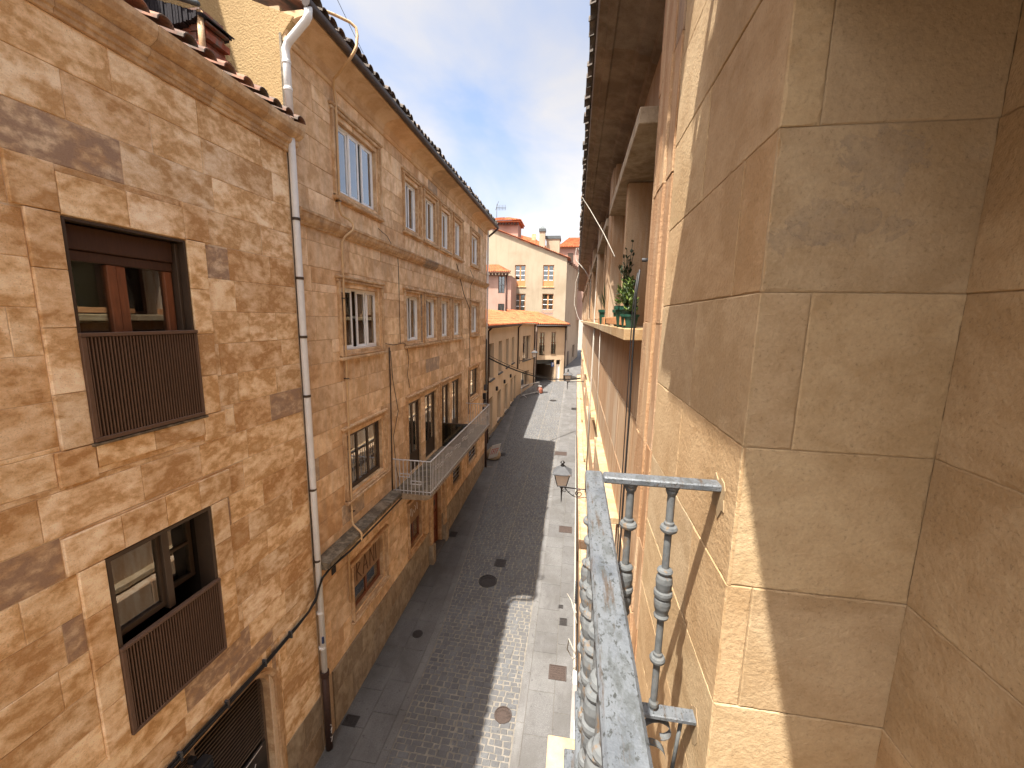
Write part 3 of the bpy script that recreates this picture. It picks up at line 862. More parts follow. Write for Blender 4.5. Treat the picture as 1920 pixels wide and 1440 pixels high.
MB().box(XL-.27, XL-.265, w1[0]+.05, 3.98, -.12, -.07).build('curtain_hem', M['curtain'], W1)
guard(W1, w1[0]-.012, w1[1]+.006, w1[2]+.006, -.2, XL+.02)
MB().bbox(XL-.1, XL+.05, w1[0]-.03, w1[1]+.04, w1[2]-.03, w1[2]-.003, .006).build('sill', M['stone_grime'], W1)
W2 = lining(A, w2[0]+.002, w2[1]-.002, w2[2]+.002, w2[3]-.002, XL-.2, XL+.016, .035, 'bronze')
tag(W2, 'lower window in a bronze frame with the far sash open')
room(W2, XL-.2, w2[0]+.01, w2[1]-.01, w2[2]+.01, w2[3]-.01, .7)
fr = MB(); frame_rect(fr, XL-.15, XL-.09, w2[0]+.04, 3.50, -3.26, -2.37, .062); fr.bbox(XL-.12, XL-.05, 3.47, 3.545, -3.30, -2.37, .005)
fr.build('sash', M['bronze'], W2)
pane_box(W2, XL-.12, w2[0]+.10, 3.44, -3.2, -2.43)
MB().box(XL-.235, XL-.23, 3.12, 3.47, -3.25, -2.4).build('blind', M['board'], W2)
MB().box(XL-.235, XL-.23, 2.95, 3.11, -3.25, -2.4).build('curtain', M['curtain'], W2)
op = MB(); frame_rect(op, XL-.30, XL-.25, 3.56, 3.98, -3.24, -2.40, .05); op.box(XL-.30, XL-.25, 3.61, 3.93, -2.80, -2.765)
op.build('open_sash', M['bronze'], W2)
pane_box(W2, XL-.275, 3.61, 3.93, -3.19, -2.45)
MB().box(XL-.42, XL-.41, 3.55, 3.80, -3.25, -2.38).build('curtain', M['curtain'], W2)
guard(W2, w2[0]-.01, w2[1]+.004, w2[2]+.006, -3.29, XL+.02)

# --- arched doorway of A with its louvres and chalkboard
AD = MB().box(XL-.20, XL-.195, 1.85, 4.75, -8.2, -5.2).build('doorway', M['board'], A)
for yy in (1.8, 3.55, 4.67): MB().box(XL-.19, XL-.13, yy, yy+.055, -8.2, -5.15).build('door_post', M['dark_metal'], AD)
tag(AD, 'arched doorway with louvres and a scribbled black board')
def arch_path(y0, y1, ztop, r, n=7, zb=-8.2):
    pts = [(y1, zb)]
    for k in range(n+1):
        a = math.pi/2*k/n
        pts.append((y1-r+r*math.cos(a), ztop-r+r*math.sin(a)))
    for k in range(n+1):
        a = math.pi/2+math.pi/2*k/n
        pts.append((y0+r+r*math.cos(a), ztop-r+r*math.sin(a)))
    pts.append((y0, zb))
    return pts
def arch_band(grow0, grow1, x0, x1, mat, name, parent):
    a = arch_path(ar[0]-grow0, ar[1]+grow0-.0, ar[3]+grow0*.5-.05, .42+grow0); b = arch_path(ar[0]-grow1, ar[1]+grow1, ar[3]+grow1*.5-.05, .42+grow1)
    for k in range(len(a)-1):
        m = MB()
        (p, q, r_, s_) = (a[k], a[k+1], b[k+1], b[k])
        vs = [(x0, *p), (x0, *q), (x0, *r_), (x0, *s_), (x1, *p), (x1, *q), (x1, *r_), (x1, *s_)]
        m.add(vs, [(0,1,2,3),(7,6,5,4),(0,4,5,1),(1,5,6,2),(2,6,7,3),(3,7,4,0)])
        m.build(name, mat, parent)
arch_band(-.008, .075, XL-.24, XL-.02, M['stone_trim'], 'arch_stone', AD)
arch_band(.075, .14, XL-.06, XL+.03, M['stone_trim'], 'arch_stone', AD)
arch_band(.14, .20, XL-.03, XL+.012, M['stone_trim'], 'arch_stone', AD)
# spandrel between the curve and the square block work
sp = MB()
pa = [p for p in arch_path(ar[0]-.2, ar[1]+.2, ar[3]+.05, .62)]
for k in range(len(pa)-1):
    (ya, za), (yb, zb) = pa[k], pa[k+1]
    if abs(ya-yb) < 1e-3: continue
    sp.add([(XL, ya, za), (XL, yb, zb), (XL, yb, -4.925), (XL, ya, -4.925)], [(0,1,2,3)])
sp.add([(XL, 4.92, -6.9), (XL, 4.95, -6.9), (XL, 4.95, -4.925), (XL, 4.92, -4.925)], [(0,1,2,3)])
sp.build('spandrel', M['stone_gold'], AD)
room(AD, XL-.26, ar[0], ar[1]+.08, -8.3, -5.05, .5)
lv = MB().box(-.005, .005, 0, 1.0, 0, .058).mesh('louvre', M['dark_metal'], (0, 0, 0))
for k in range(19):
    s_ = inst('louvre', lv, (XL-.15, 3.61, -5.30-.062*k), AD, rot=(0, R(35), 0)); s_.scale = (1, 1.06, 1)
lv2 = MB().box(-.004, .004, 0, 1.0, 0, .03).mesh('fine_louvre', M['dark_metal'], (0, 0, 0))
for k in range(44):
    s_ = inst('louvre', lv2, (XL-.16, 1.86, -5.28-.034*k), AD, rot=(0, R(35), 0)); s_.scale = (1, 1.685, 1)
MB().box(XL-.13, XL-.115, 3.62, 4.66, -8.2, -6.46).build('chalkboard', M['board'], AD)
ch = MB(); rr = random.Random(17)
ch.tube([(XL-.112, 3.72, -6.50), (XL-.112, 4.15, -6.505), (XL-.112, 4.58, -6.49)], .009, 4)
for k in range(46):
    y0 = rr.uniform(3.75, 4.35); z0 = rr.uniform(-7.7, -6.62); pts = []
    for q in range(6):
        y0 += rr.uniform(.012, .045); pts.append((XL-.112, min(y0, 4.57), z0+rr.uniform(-.045, .045)))
    ch.tube(pts, .006, 3)
ch.build('chalk_scribbles', M['chalk'], AD)
fl = thing('wall_floodlight', (XL+.12, 3.42, -5.42), 'black box floodlight under the cables above the louvred doorway', 'light')
MB().bbox(XL+.06, XL+.20, 3.33, 3.56, -5.50, -5.30, .02).build('housing', M['black'], fl)
MB().box(XL-.02, XL+.07, 3.42, 3.47, -5.32, -5.25).build('bracket', M['black'], fl)
MB().box(XL+.201, XL+.206, 3.35, 3.54, -5.49, -5.33).build('lens', M['glass_dark'], fl)

# --- black cables strung along the wall under the first floor
for (dz, r_, lab) in ((0, .02, 'thick black cable running along the near wall above the doorway'), (.045, .011, 'thin black cable above the thick one on the near wall'), (-.035, .009, 'thin black cable below the thick one on the near wall')):
    pts = [(XL+.035, .3, -5.07+dz), (XL+.04, 2.5, -5.085+dz), (XL+.035, 3.5, -5.06+dz), (XL+.04, 4.6, -5.075+dz*.8), (XL+.04, 5.30, -5.04+dz*.6), (XL+.06, 5.58, -4.98+dz*.4), (XL+.10, 5.74, -4.85+dz), (XL+.12, 5.80, -4.68), (XL+.16, 5.86-dz, -4.52), (XL+.21, 6.05, -4.43+dz*.6), (XL+.29, 6.5, -4.40+dz*.3), (XL+.29, 7.6, -4.41), (XL+.29, 8.85, -4.40)]
    tag(MB().tube(pts, r_, 6).build('wall_cable', M['black']), lab, 'cable', 'cables on the left wall')
cl = MB()
for yy in (2.6, 3.3, 3.95, 4.6, 5.15): cl.box(XL-.005, XL+.065, yy, yy+.02, -5.11, -5.0)
tag(cl.build('cable_clips', M['zinc'], A))

# ================================================================== LEFT, MIDDLE: long tan stone house
BY0, BY1 = 5.9, 19.5
B = thing('long_stone_house', (XL, 12.5, gz(12.5)), 'long tan stone house with white windows and a railed balcony', 'house')
winsB = []                                   # (y0, y1, z0, z1)
r1 = [(7.16, 8.62, 2.2, 3.4), (10.1, 10.95, 2.22, 3.36), (11.48, 12.36, 2.22, 3.36), (12.86, 13.73, 2.22, 3.36), (14.27, 15.14, 2.22, 3.36), (16.6, 17.85, 2.24, 3.38)]
r2 = [(7.12, 8.55, -.67, .52), (10.05, 10.97, -.64, .53), (11.42, 12.33, -.64, .53), (12.8, 13.6, -.64, .53), (14.14, 15.02, -.64, .53), (16.6, 17.8, -.62, .53)]
r3 = [(7.08, 8.52, -3.52, -2.33), (16.4, 17.9, -3.4, -2.2)]
dr = [(9.99, 10.93, -4.29, -2.3), (11.27, 12.26, -4.29, -2.3), (12.73, 13.66, -4.29, -2.28), (13.98, 14.94, -4.29, -2.28)]
gw = [(7.10, 8.39, -6.2, -5.1), (9.98, 10.88, -6.5, -5.15), (13.94, 15.02, -6.3, -5.65), (16.2, 17.6, -6.26, -5.55)]
door = (11.7, 12.68, -7.85, -5.2)
holesB = r1 + r2 + r3 + dr + gw + [door]
PB = mapper('+x', XL)
bwall = wall_sheet(PB, BY0, BY1, -8.4, 4.0, holesB, .009, .25).build('wall', M['mortar_dark'], B)
csB = [4.0, 3.62] + [3.62-.405*i for i in range(1, 26)] + [-6.75]
ashlar(bwall, PB, BY0+.02, BY1-.01, csB, (.65, 1.35), holesB, M['stone_tan'], 300, .003, .004, near=(7.5, -.5), seed=23)
ashlar(bwall, mapper('+x', XL+.025), BY0+.06, BY1-.3, [-6.75, -7.3, -8.3], (.55, .95), [door, (5, 6.2, -8.4, -6.7)], M['stone_plinth'], 60, .003, .008, seed=8, t=.06)

def surround(parent, y0, y1, z0, z1, top=.2, side=.16, bot=.17, sill=True, ins=True):
    m = MB(); x = XL
    # outer roll and inner fillet, one ring round the window
    m.bbox(x-.02, x+.075, y0-side-.05, y1+side+.05, z1+top-.055, z1+top, .015)
    m.bbox(x-.02, x+.05, y0-side-.02, y1+side+.02, z1+top-.11, z1+top-.057, .01)
    for a, b in ((y0-side, y0-side+.055), (y1+side-.055, y1+side)):
        m.bbox(x-.02, x+.06, a, b, z0-bot+.06, z1+top-.112, .012)
    for a, b in ((y0-side+.057, y0-side+.10), (y1+side-.10, y1+side-.057)):
        m.bbox(x-.02, x+.035, a, b, z0-bot+.06, z1+top-.112, .01)
    if sill:
        m.bbox(x-.02, x+.085, y0-side-.03, y1+side+.03, z0-bot, z0-bot+.058, .012)
        m.bbox(x-.02, x+.055, y0-side, y1+side, z0-bot+.06, z0-bot+.10, .01)
    return m.build('surround', M['stone_trim'], parent)
def reveal(parent, y0, y1, z0, z1, d=.14):
    m = MB()
    m.box(XL-d, XL-.004, y0-.012, y0+.003, z0+.003, z1-.003); m.box(XL-d, XL-.004, y1-.003, y1+.012, z0+.003, z1-.003)
    m.box(XL-d, XL-.004, y0, y1, z1-.003, z1+.012); m.box(XL-d, XL-.004, y0, y1, z0-.012, z0+.003)
    return m.build('reveal', M['stone_trim'], parent)
def slat_blind(parent, x, y0, y1, z0, z1, mat, n):
    m = MB(); h = (z1-z0)/n
    for k in range(n): m.box(x-.006, x+.002+.004*(k % 2), y0, y1, z0+k*h+.003, z0+(k+1)*h-.001)
    return m.build('blind', M[mat], parent)
def white_window(y0, y1, z0, z1, parts, sub, blind=None, rr=random, lab=None):
    """parts: cut positions 0..1 ; sub: index of the sash that stands open (dark gap) or None"""
    x = XL-.10
    w = frame_rect(MB(), x-.05, x+.02, y0+.004, y1-.004, z0+.004, z1-.004, .042).build('window', M['white_frame'], B)
    if lab: tag(w, lab)
    surround(w, y0, y1, z0, z1); reveal(w, y0, y1, z0, z1)
    room(w, x-.06, y0, y1, z0, z1, .6)
    L = y1-y0-.07
    for i, (a, b) in enumerate(zip(parts, parts[1:])):
        if i == sub: continue
        ya, yb = y0+.035+L*a, y0+.035+L*b
        xo = .004 if i % 2 else -.028
        frame_rect(MB(), x+xo-.012, x+xo+.014, ya, yb, z0+.036, z1-.036, .046).build('sash', M['white_frame'], w)
        pane_box(w, x+xo, ya+.036, yb-.036, z0+.072, z1-.072)
    if blind == 'full': slat_blind(w, x-.075, y0+.03, y1-.03, z0+.03, z1-.03, 'grey_blind', 26)
    if blind == 'half': slat_blind(w, x-.075, y0+.03, y0+(y1-y0)*.35, z0+.03, z1-.03, 'shutter_tan', 24)
    if blind == 'pale': MB().box(x-.13, x-.12, y0+.05, y1-.05, z0+.03, z1-.03).build('curtain', M['pane_backing'], w)  # pale sheet added behind the glass to brighten panes lacking reflections
    if blind == 'curtain': MB().box(x-.2, x-.19, y0+.05, y1-.05, z0+.05, z1-.03).build('curtain', M['curtain_brown'], w)
    return w
white_window(*r1[0], [0, .36, .61, .69, 1.0], 2, 'full', lab='three-part white sliding window with grey blinds closed')
for i, q in enumerate(r1[1:5]): white_window(*q, [0, .42, .54, 1.0], 1, ['half', 'pale', 'half', 'pale'][i])
white_window(*r1[5], [0, .45, .55, 1.0], 1, None)
white_window(*r2[0], [0, .36, .48, .74, 1.0], 1, 'curtain', lab='three-part white sliding window with a brown curtain')
for i, q in enumerate(r2[1:5]): white_window(*q, [0, .40, .54, 1.0], 1, ['pale', 'half', 'pale', None][i])
white_window(*r2[5], [0, .45, .55, 1.0], 1, None)
# scalloped curtain and white shelf line behind the second-row window
MB().box(XL-.25, XL-.24, 7.2, 8.45, -.06, -.01).build('curtain_rail', M['white_frame'], B)
def brown_window(y0, y1, z0, z1, n, lab):
    x = XL-.10
    w = frame_rect(MB(), x-.05, x+.02, y0+.004, y1-.004, z0+.004, z1-.004, .05).build('window', M['bronze'], B)
    tag(w, lab)
    surround(w, y0, y1, z0, z1); reveal(w, y0, y1, z0, z1); room(w, x-.06, y0, y1, z0, z1, .6)
    L = (y1-y0-.1)/n
    for k in range(n):
        ya = y0+.05+L*k
        frame_rect(MB(), x-.03, x+.012, ya+.001, ya+L-.001, z0+.051, z1-.051, .03).build('sash', M['bronze'], w)
        pane_box(w, x-.01, ya+.03, ya+L-.03, z0+.08, z1-.08)
    return w
W3 = brown_window(*r3[0], 3, 'brown three-pane window with painted lettering on the near pane')
MB().box(XL-.20, XL-.19, 7.14, 7.55, -3.4, -2.4).build('notice', M['board'], W3)
W4 = brown_window(*r3[1], 3, 'narrow brown window beyond the balcony')
for (y0, y1, z0, z1) in dr:
    x = XL-.09
    w = frame_rect(MB(), x-.05, x+.02, y0+.004, y1-.004, z0+.004, z1-.004, .045).build('balcony_door', M['bronze'], B)
    reveal(w, y0, y1, z0, z1); room(w, x-.06, y0, y1, z0, z1, .6)
    for a, b in ((y0+.048, (y0+y1)/2-.002), ((y0+y1)/2+.002, y1-.048)):
        lf = frame_rect(MB(), x-.03, x+.012, a, b, z0+.05, z1-.05, .05); lf.box(x-.025, x+.006, a+.05, b-.05, z0+.1, z0+.5)
        lf.build('leaf', M['bronze'], w)
        pane_box(w, x-.008, a+.05, b-.05, z0+.505, z1-.10)
for (a, b) in ((9.99, 12.26), (12.73, 14.94)):
    m = MB()
    m.bbox(XL-.02, XL+.07, a-.12, b+.22, -2.14, -2.085, .012); m.bbox(XL-.02, XL+.045, a-.10, b+.20, -2.20, -2.142, .01)
    for q in (a-.10, b+.13): m.bbox(XL-.02, XL+.05, q, q+.055, -4.29, -2.202, .01)
    for q in (a-.04, b+.06): m.bbox(XL-.02, XL+.03, q, q+.05, -4.29, -2.202, .01)
    m.build('door_surround', M['stone_trim'], B)

# --- eaves
cov = [(XL-.02, 3.86), (XL+.03, 3.86), (XL+.055, 3.89), (XL+.055, 3.92), (XL+.035, 3.94), (XL+.06, 3.96), (XL+.075, 3.985), (XL+.075, 4.0)]
for k in range(7):
    a = math.pi/2*k/6
    cov.append((XL+.075+.34*(1-math.cos(a)), 4.0+.15*math.sin(a)))
cov += [(XL+.44, 4.16), (XL+.44, 4.22), (XL-.02, 4.22)]
bc = MB().box(XL-.3, XL-.015, BY0, BY1, 3.95, 4.3).build('eaves', M['mortar_dark'], B)
cornice(bc, cov, BY0, BY1, 9, M['eave'], 'cove_panel')
gp = [(XL+.445, 4.235)] + [(XL+.505+.06*math.cos(math.pi+math.pi*k/8), 4.205+.065*math.sin(math.pi+math.pi*k/8)) for k in range(9)] + [(XL+.565, 4.235)]
MB().prism(gp, 'y', BY0-.16, BY1+.05).build('gutter', M['gutter'], B)
SB = R(22)
broof = MB().quad((XL+.50, BY0-.02, 4.25), (XL+.50, BY1+.05, 4.25), (XL-6, BY1+.05, 4.25+6.5*math.tan(SB)), (XL-6, BY0-.02, 4.25+6.5*math.tan(SB))).build('roof', M['tile_old'], B)
tmB = barrel('roof_tile', .1, .5, SB, M['tile_grey'])
rr = random.Random(6); yy = BY0
while yy < BY1:
    for k in range(2): inst('roof_tile', tmB, (XL+.56-.4*k*math.cos(SB)+rr.uniform(-.03, .03), yy+rr.uniform(-.02, .02), 4.275+.4*k*math.sin(SB)+rr.uniform(-.01, .03)), broof, rz=rr.uniform(-.07, .07))
    yy += .225
# party wall above the neighbour's roof
MB().add([(XL-.01, BY0-.012, 1.5), (-11, BY0-.012, 1.5), (-11, BY0-.012, 4.2+6.6*math.tan(SB)), (XL+.2, BY0-.012, 4.14), (XL-.01, BY0-.012, 3.9),
          (XL-.01, BY0+.2, 1.5), (-11, BY0+.2, 1.5), (-11, BY0+.2, 4.2+6.6*math.tan(SB)), (XL+.2, BY0+.2, 4.14), (XL-.01, BY0+.2, 3.9)],
         [(0,1,2,3,4), (5,6,7,8,9), (0,1,6,5), (1,2,7,6), (2,3,8,7), (3,4,9,8), (4,0,5,9)]).build('party_wall', M['ochre'], B)
MB().box(-11, XL-.02, BY1-.2, BY1, -8.3, 4.3).build('end_wall', M['tanwall'], B)
MB().box(XL-.035, XL-.002, BY0-.02, BY0+.018, -4.3, 3.95).build('corner_strip', M['stone_grime'], B)

# --- string course between the upper floors
sc = MB().box(XL-.05, XL+.02, BY0, BY1, 1.44, 1.62).build('string_course', M['stone_trim'], B)
prof = [(XL+.0, 1.40), (XL+.04, 1.405), (XL+.05, 1.43), (XL+.085, 1.45), (XL+.12, 1.50), (XL+.135, 1.56), (XL+.15, 1.57), (XL+.15, 1.61), (XL+.0, 1.65)]
cornice(sc, prof, BY0, BY1+.03, 13, M['stone_trim'], 'course_stone')
ld = MB().box(XL-.05, XL+.02, BY0, 8.95, -4.36, -4.28).build('ledge', M['stone_grime'], B)
cornice(ld, [(XL, -4.40), (XL+.2, -4.40), (XL+.27, -4.36), (XL+.275, -4.27), (XL+.0, -4.24)], BY0, 8.93, 5, M['stone_grime'], 'ledge_stone')

# --- balcony
BX = -3.3
bal = MB()
bal.prism([(XL-.02, -4.48), (BX-.15, -4.45), (BX-.02, -4.39), (BX, -4.37), (BX, -4.33), (XL-.02, -4.33)], 'y', 8.95, 15.85)
bal = bal.build('balcony', M['stone_plinth'], B)
MB().box(XL, BX-.06, 9.0, 15.8, -4.33, -4.318).build('floor_tiles', M['stone_grime'], bal)
rm = MB()
rm.bbox(BX-.045, BX-.005, 8.96, 15.85, -3.47, -3.445, .005); rm.bbox(BX-.04, BX-.01, 8.98, 15.83, -4.26, -4.24, .004)
rm.bbox(XL, BX-.006, 8.955, 8.99, -3.471, -3.446, .005); rm.bbox(XL, BX-.012, 8.965, 8.985, -4.258, -4.242, .004)
rm.bbox(XL, BX-.006, 15.82, 15.852, -3.471, -3.446, .005); rm.bbox(XL, BX-.012, 15.83, 15.848, -4.258, -4.242, .004)
rl = rm.build('balcony_railing', M['rail_grey'], B)
bar = MB().box(-.0075, .0075, -.0075, .0075, 0, .86).mesh('bar', M['rail_grey'], (0, 0, 0))
n = 62
for k in range(n+1): inst('bar', bar, (BX-.025, 8.975+(15.835-8.975)*k/n, -4.325), rl)
for k in range(1, 10):
    inst('bar', bar, (XL+(BX-.025-XL)*k/10, 8.972, -4.325), rl); inst('bar', bar, (XL+(BX-.025-XL)*k/10, 15.838, -4.325), rl)
def motif(w, h, ax):
    m = MB(); t = .008
    if ax == 'y':
        m.box(-.01,.012,-w/2,w/2,h/2-t,h/2+t); m.box(-.01,.012,-w/2,w/2,-h/2-t,-h/2+t); m.box(-.01,.012,-w/2-t,-w/2+t,-h/2-t,h/2+t); m.box(-.01,.012,w/2-t,w/2+t,-h/2-t,h/2+t)
    else:
        m.box(-w/2,w/2,-.012,.01,h/2-t,h/2+t); m.box(-w/2,w/2,-.012,.01,-h/2-t,-h/2+t); m.box(-w/2-t,-w/2+t,-.012,.01,-h/2-t,h/2+t); m.box(w/2-t,w/2+t,-.012,.01,-h/2-t,h/2+t)
    return m.mesh('motif', M['rail_grey'], (0, 0, 0))
mo = motif(.24, .075, 'y'); mo2 = motif(.26, .08, 'x')
for k in range(8):
    yk = 9.4+.83*k
    inst('motif', mo, (BX-.018, yk, -3.74), rl); inst('motif', mo, (BX-.018, yk+.34, -3.80), rl)
inst('motif', mo2, (XL+.33, 8.966, -3.85), rl); inst('motif', mo2, (XL+.62, 8.966, -4.02), rl)
gs = thing('glass_screen', (XL+.5, 12.66, -4.31), 'low greenish glass screen standing across the balcony', 'screen')
MB().box(XL+.02, BX-.1, 12.655, 12.665, -4.28, -3.50).build('pane', M['glass_dark'], gs)
MB().box(XL+.02, BX-.09, 12.645, 12.675, -3.50, -3.475).build('top_rail', M['bronze'], gs)
ac_ = thing('balcony_bench', (XL+.5, 13.3, -4.31), 'pale board on legs standing on the balcony', 'bench')
MB().bbox(XL+.38, XL+.78, 13.1, 13.32, -3.72, -3.67, .01).build('board', M['white_paint'], ac_)
for dx in (.42, .74):
    MB().box(XL+dx-.012, XL+dx+.012, 13.19, 13.22, -4.315, -3.721).build('leg', M['bronze'], ac_)

# --- ground floor
def ground_window(y0, y1, z0, z1, zs, lab, side=.15):
    w = frame_rect(MB(), XL-.16, XL-.10, y0+.004, y1-.004, z0+.004, z1-.004, .06).build('window', M['wood'], B)
    tag(w, lab)
    surround(w, y0, y1, z0, z1, .14, side, .15); reveal(w, y0, y1, z0, z1, .18); room(w, XL-.17, y0, y1, z0, z1, .5)
    slat_blind(w, XL-.08, y0+.03, y1-.03, zs, z1-.01, 'shutter_tan', 28)
    mid = (y0+y1)/2
    MB().box(XL-.15, XL-.105, mid-.03, mid+.03, z0+.06, zs).build('mullion', M['wood'], w)
    pane_box(w, XL-.13, y0+.06, mid-.03, z0+.06, zs+.05); pane_box(w, XL-.13, mid+.03, y1-.06, z0+.06, zs+.05)
    return w
G1 = ground_window(*gw[0], -5.72, 'street window behind a half lowered tan shutter with sprayed letters')
G2 = ground_window(*gw[1], -5.85, 'narrow street window under the balcony with a half lowered shutter')
def strokes(parent, x, segs, r, mat, name='graffiti'):
    m = MB()
    for s_ in segs: m.tube([(x, a, b) for a, b in s_], r, 4, False)
    return m.build(name, M[mat], parent)
L0 = 7.2; zt, zb_ = -5.2, -5.62
strokes(G1, XL-.073, [[(L0,zt),(L0+.02,zb_+.05),(L0-.03,zb_)], [(L0+.12,zb_),(L0+.13,zt),(L0+.27,zt-.08),(L0+.14,zt-.2),(L0+.3,zb_)],
                      [(L0+.38,zb_),(L0+.47,zt),(L0+.58,zb_)], [(L0+.40,zt-.26),(L0+.56,zt-.26)], [(L0+.68,zb_),(L0+.70,zt),(L0+.86,zb_),(L0+.88,zt)], [(L0+.95,zt),(L0+.97,zb_)]], .012, 'spray')
strokes(G2, XL-.073, [[(10.1,-5.45),(10.22,-5.38),(10.2,-5.55),(10.1,-5.62)], [(10.3,-5.4),(10.3,-5.65),(10.42,-5.5)], [(10.5,-5.4),(10.6,-5.5),(10.48,-5.62)], [(10.68,-5.38),(10.7,-5.6)]], .01, 'chalk')
for (y0, y1, z0, z1) in gw[2:]:
    w = frame_rect(MB(), XL-.14, XL-.06, y0+.004, y1-.004, z0+.004, z1-.004, .03).build('barred_window', M['bronze'], B)
    room(w, XL-.15, y0, y1, z0, z1, .4); pane_box(w, XL-.1, y0+.03, y1-.03, z0+.03, z1-.03, 'glass_dark')
    for k in (1, 2, 3): MB().tube([(XL-.03, y0, z0+(z1-z0)*k/4), (XL-.03, y1, z0+(z1-z0)*k/4)], .009, 5).build('window_bar', M['rail_grey'], w)
    fr = frame_rect(MB(), XL-.02, XL+.03, y0-.1, y1+.1, z0-.1, z1+.1, .09); fr.build('stone_frame', M['stone_trim'], w)
y0, y1, z0, z1 = door
dd = frame_rect(MB(), XL-.24, XL-.14, y0+.004, y1-.004, z0+.004, z1-.004, .07).build('street_door', M['wood_door'], B)
tag(dd, 'red brown wooden street door under the balcony')
reveal(dd, y0, y1, z0, z1, .28)
for k in range(4): MB().bbox(XL-.22, XL-.165, y0+.08, y1-.08, z0+.08+k*.62, z0+.66+k*.62, .02).build('door_panel', M['wood_door'], dd)
MB().box(XL-.164, XL-.155, 12.25, 12.45, -6.3, -6.12).build('letter_plate', M['zinc'], dd)
MB().box(XL-.30, XL-.29, y0, y1, z0, z1).build('backing', M['dark_in'], dd)
for (a, b) in ((11.42, 11.62), (12.76, 13.0)):
    MB().bbox(XL-.02, XL+.10, a, b, -7.2, -5.05, .02).build('door_pilaster', M['stone_trim'], dd)
    MB().bbox(XL-.02, XL+.16, a-.03, b+.03, gz(a)-.02, -7.205, .02).build('pilaster_base', M['stone_plinth'], dd)
MB().bbox(XL-.28, XL+.12, 11.64, 12.75, gz(12)-.03, gz(12)+.10, .01).build('door_step', M['kerb'], dd)
MB().box(XL+.0, XL+.012, 6.35, 6.48, -4.83, -4.70).build('vent', M['board'], B)

# --- pipes on the house
px, py = XL+.075, 5.86
dp = MB().tube([(XL+.50, 5.80, 4.17), (XL+.49, 5.80, 4.06), (XL+.45, 5.805, 4.01), (XL+.13, 5.85, 3.80), (px, py, 3.72), (px, py, 3.6), (px, py, 2.76)], .052, 12)
dp.tube([(px, py, 2.9), (px, py, 2.3), (px, py, 1.5), (px, py, -1.0), (px+.01, py, -3.0), (px+.01, py+.01, -6.45)], .05, 12)
dpo = dp.build('drainpipe', M['pvc'], B)
tag(dpo, 'white plastic drainpipe in the corner between the two stone houses')
for z in (3.55, 3.2, 1.42, .55, -.35, -1.3, -2.9, -4.2, -5.2, -5.9):
    MB().lathe([(.058, z-.02), (.06, z-.015), (.06, z+.015), (.058, z+.02)], px, py, 12).build('pipe_clip', M['bronze'] if z < 3 and z > -5 else M['pvc'], dpo)
MB().box(px+.03, px+.058, py-.05, py-.02, -5.78, -5.66).build('sticker', M['sign_blue'], dpo)
cp = MB().tube([(px+.01, py+.01, -6.42), (px+.01, py+.01, gz(5.9)-.02)], .062, 12); cp.lathe([(.075, -6.5), (.075, -6.4)], px+.01, py+.01, 12)
cpo = cp.build('cast_pipe', M['castpipe'], B)
strokes(cpo, px+.075, [[(py-.02,-7.5),(py+.02,-7.55)], [(py-.02,-7.62),(py+.03,-7.6),(py,-7.7)], [(py-.02,-7.78),(py+.03,-7.8),(py-.01,-7.88)]], .005, 'chalk')
gy = 7.1
gp_ = MB().tube([(XL+.10, 6.2, 4.56), (XL+.45, 6.55, 4.56), (XL+.60, 6.70, 4.55), (XL+.68, 6.74, 4.49), (XL+.70, 6.74, 4.38), (XL+.70, 6.70, 4.20), (XL+.66, 6.68, 4.10), (XL+.58, 6.70, 4.03), (XL+.30, 6.90, 3.98), (XL+.11, 7.0, 3.93), (XL+.065, gy-.04, 3.84), (XL+.06, gy, 3.66), (XL+.06, gy-.02, 1.86), (XL+.07, gy+.02, 1.78), (XL+.12, gy+.16, 1.74), (XL+.19, gy+.2, 1.66), (XL+.19, gy+.17, 1.55), (XL+.10, gy+.05, 1.42), (XL+.06, gy, 1.30), (XL+.05, gy-.02, -1.0), (XL+.05, gy-.06, -4.0), (XL+.09, gy-.1, -4.14), (XL+.25, gy-.16, -4.21), (XL+.31, gy-.18, -4.26), (XL+.31, gy-.18, -4.40), (XL+.15, gy-.22, -4.50), (XL+.05, gy-.24, -4.58), (XL+.05, gy-.25, -5.75)], .022, 10)
gpo = gp_.build('gas_conduit', M['gas'], B)
tag(gpo, 'ochre painted conduit looping over the gutter and down the long house')
for z in (2.0, .3, -1.2, -2.6, -3.9): MB().box(XL-.005, XL+.085, gy-.045, gy+.01, z, z+.018).build('conduit_clip', M['bronze'], gpo)
MB().tube([(XL+.06, 19.42, 4.1), (XL+.08, 19.42, 3.9), (XL+.06, 19.44, -3.6)], .045, 8).build('corner_drainpipe', M['pvc'], B)
MB().tube([(XL+.54, 19.5, 4.16), (XL+.4, 19.48, 4.02), (XL+.08, 19.43, 3.75)], .045, 8).build('gutter_outlet', M['gutter'], B)
MB().tube([(XL+.08, 19.40, -5.3), (XL+.08, 19.40, gz(19.4)-.02)], .055, 8).build('corner_cast_pipe', M['castpipe'], B)
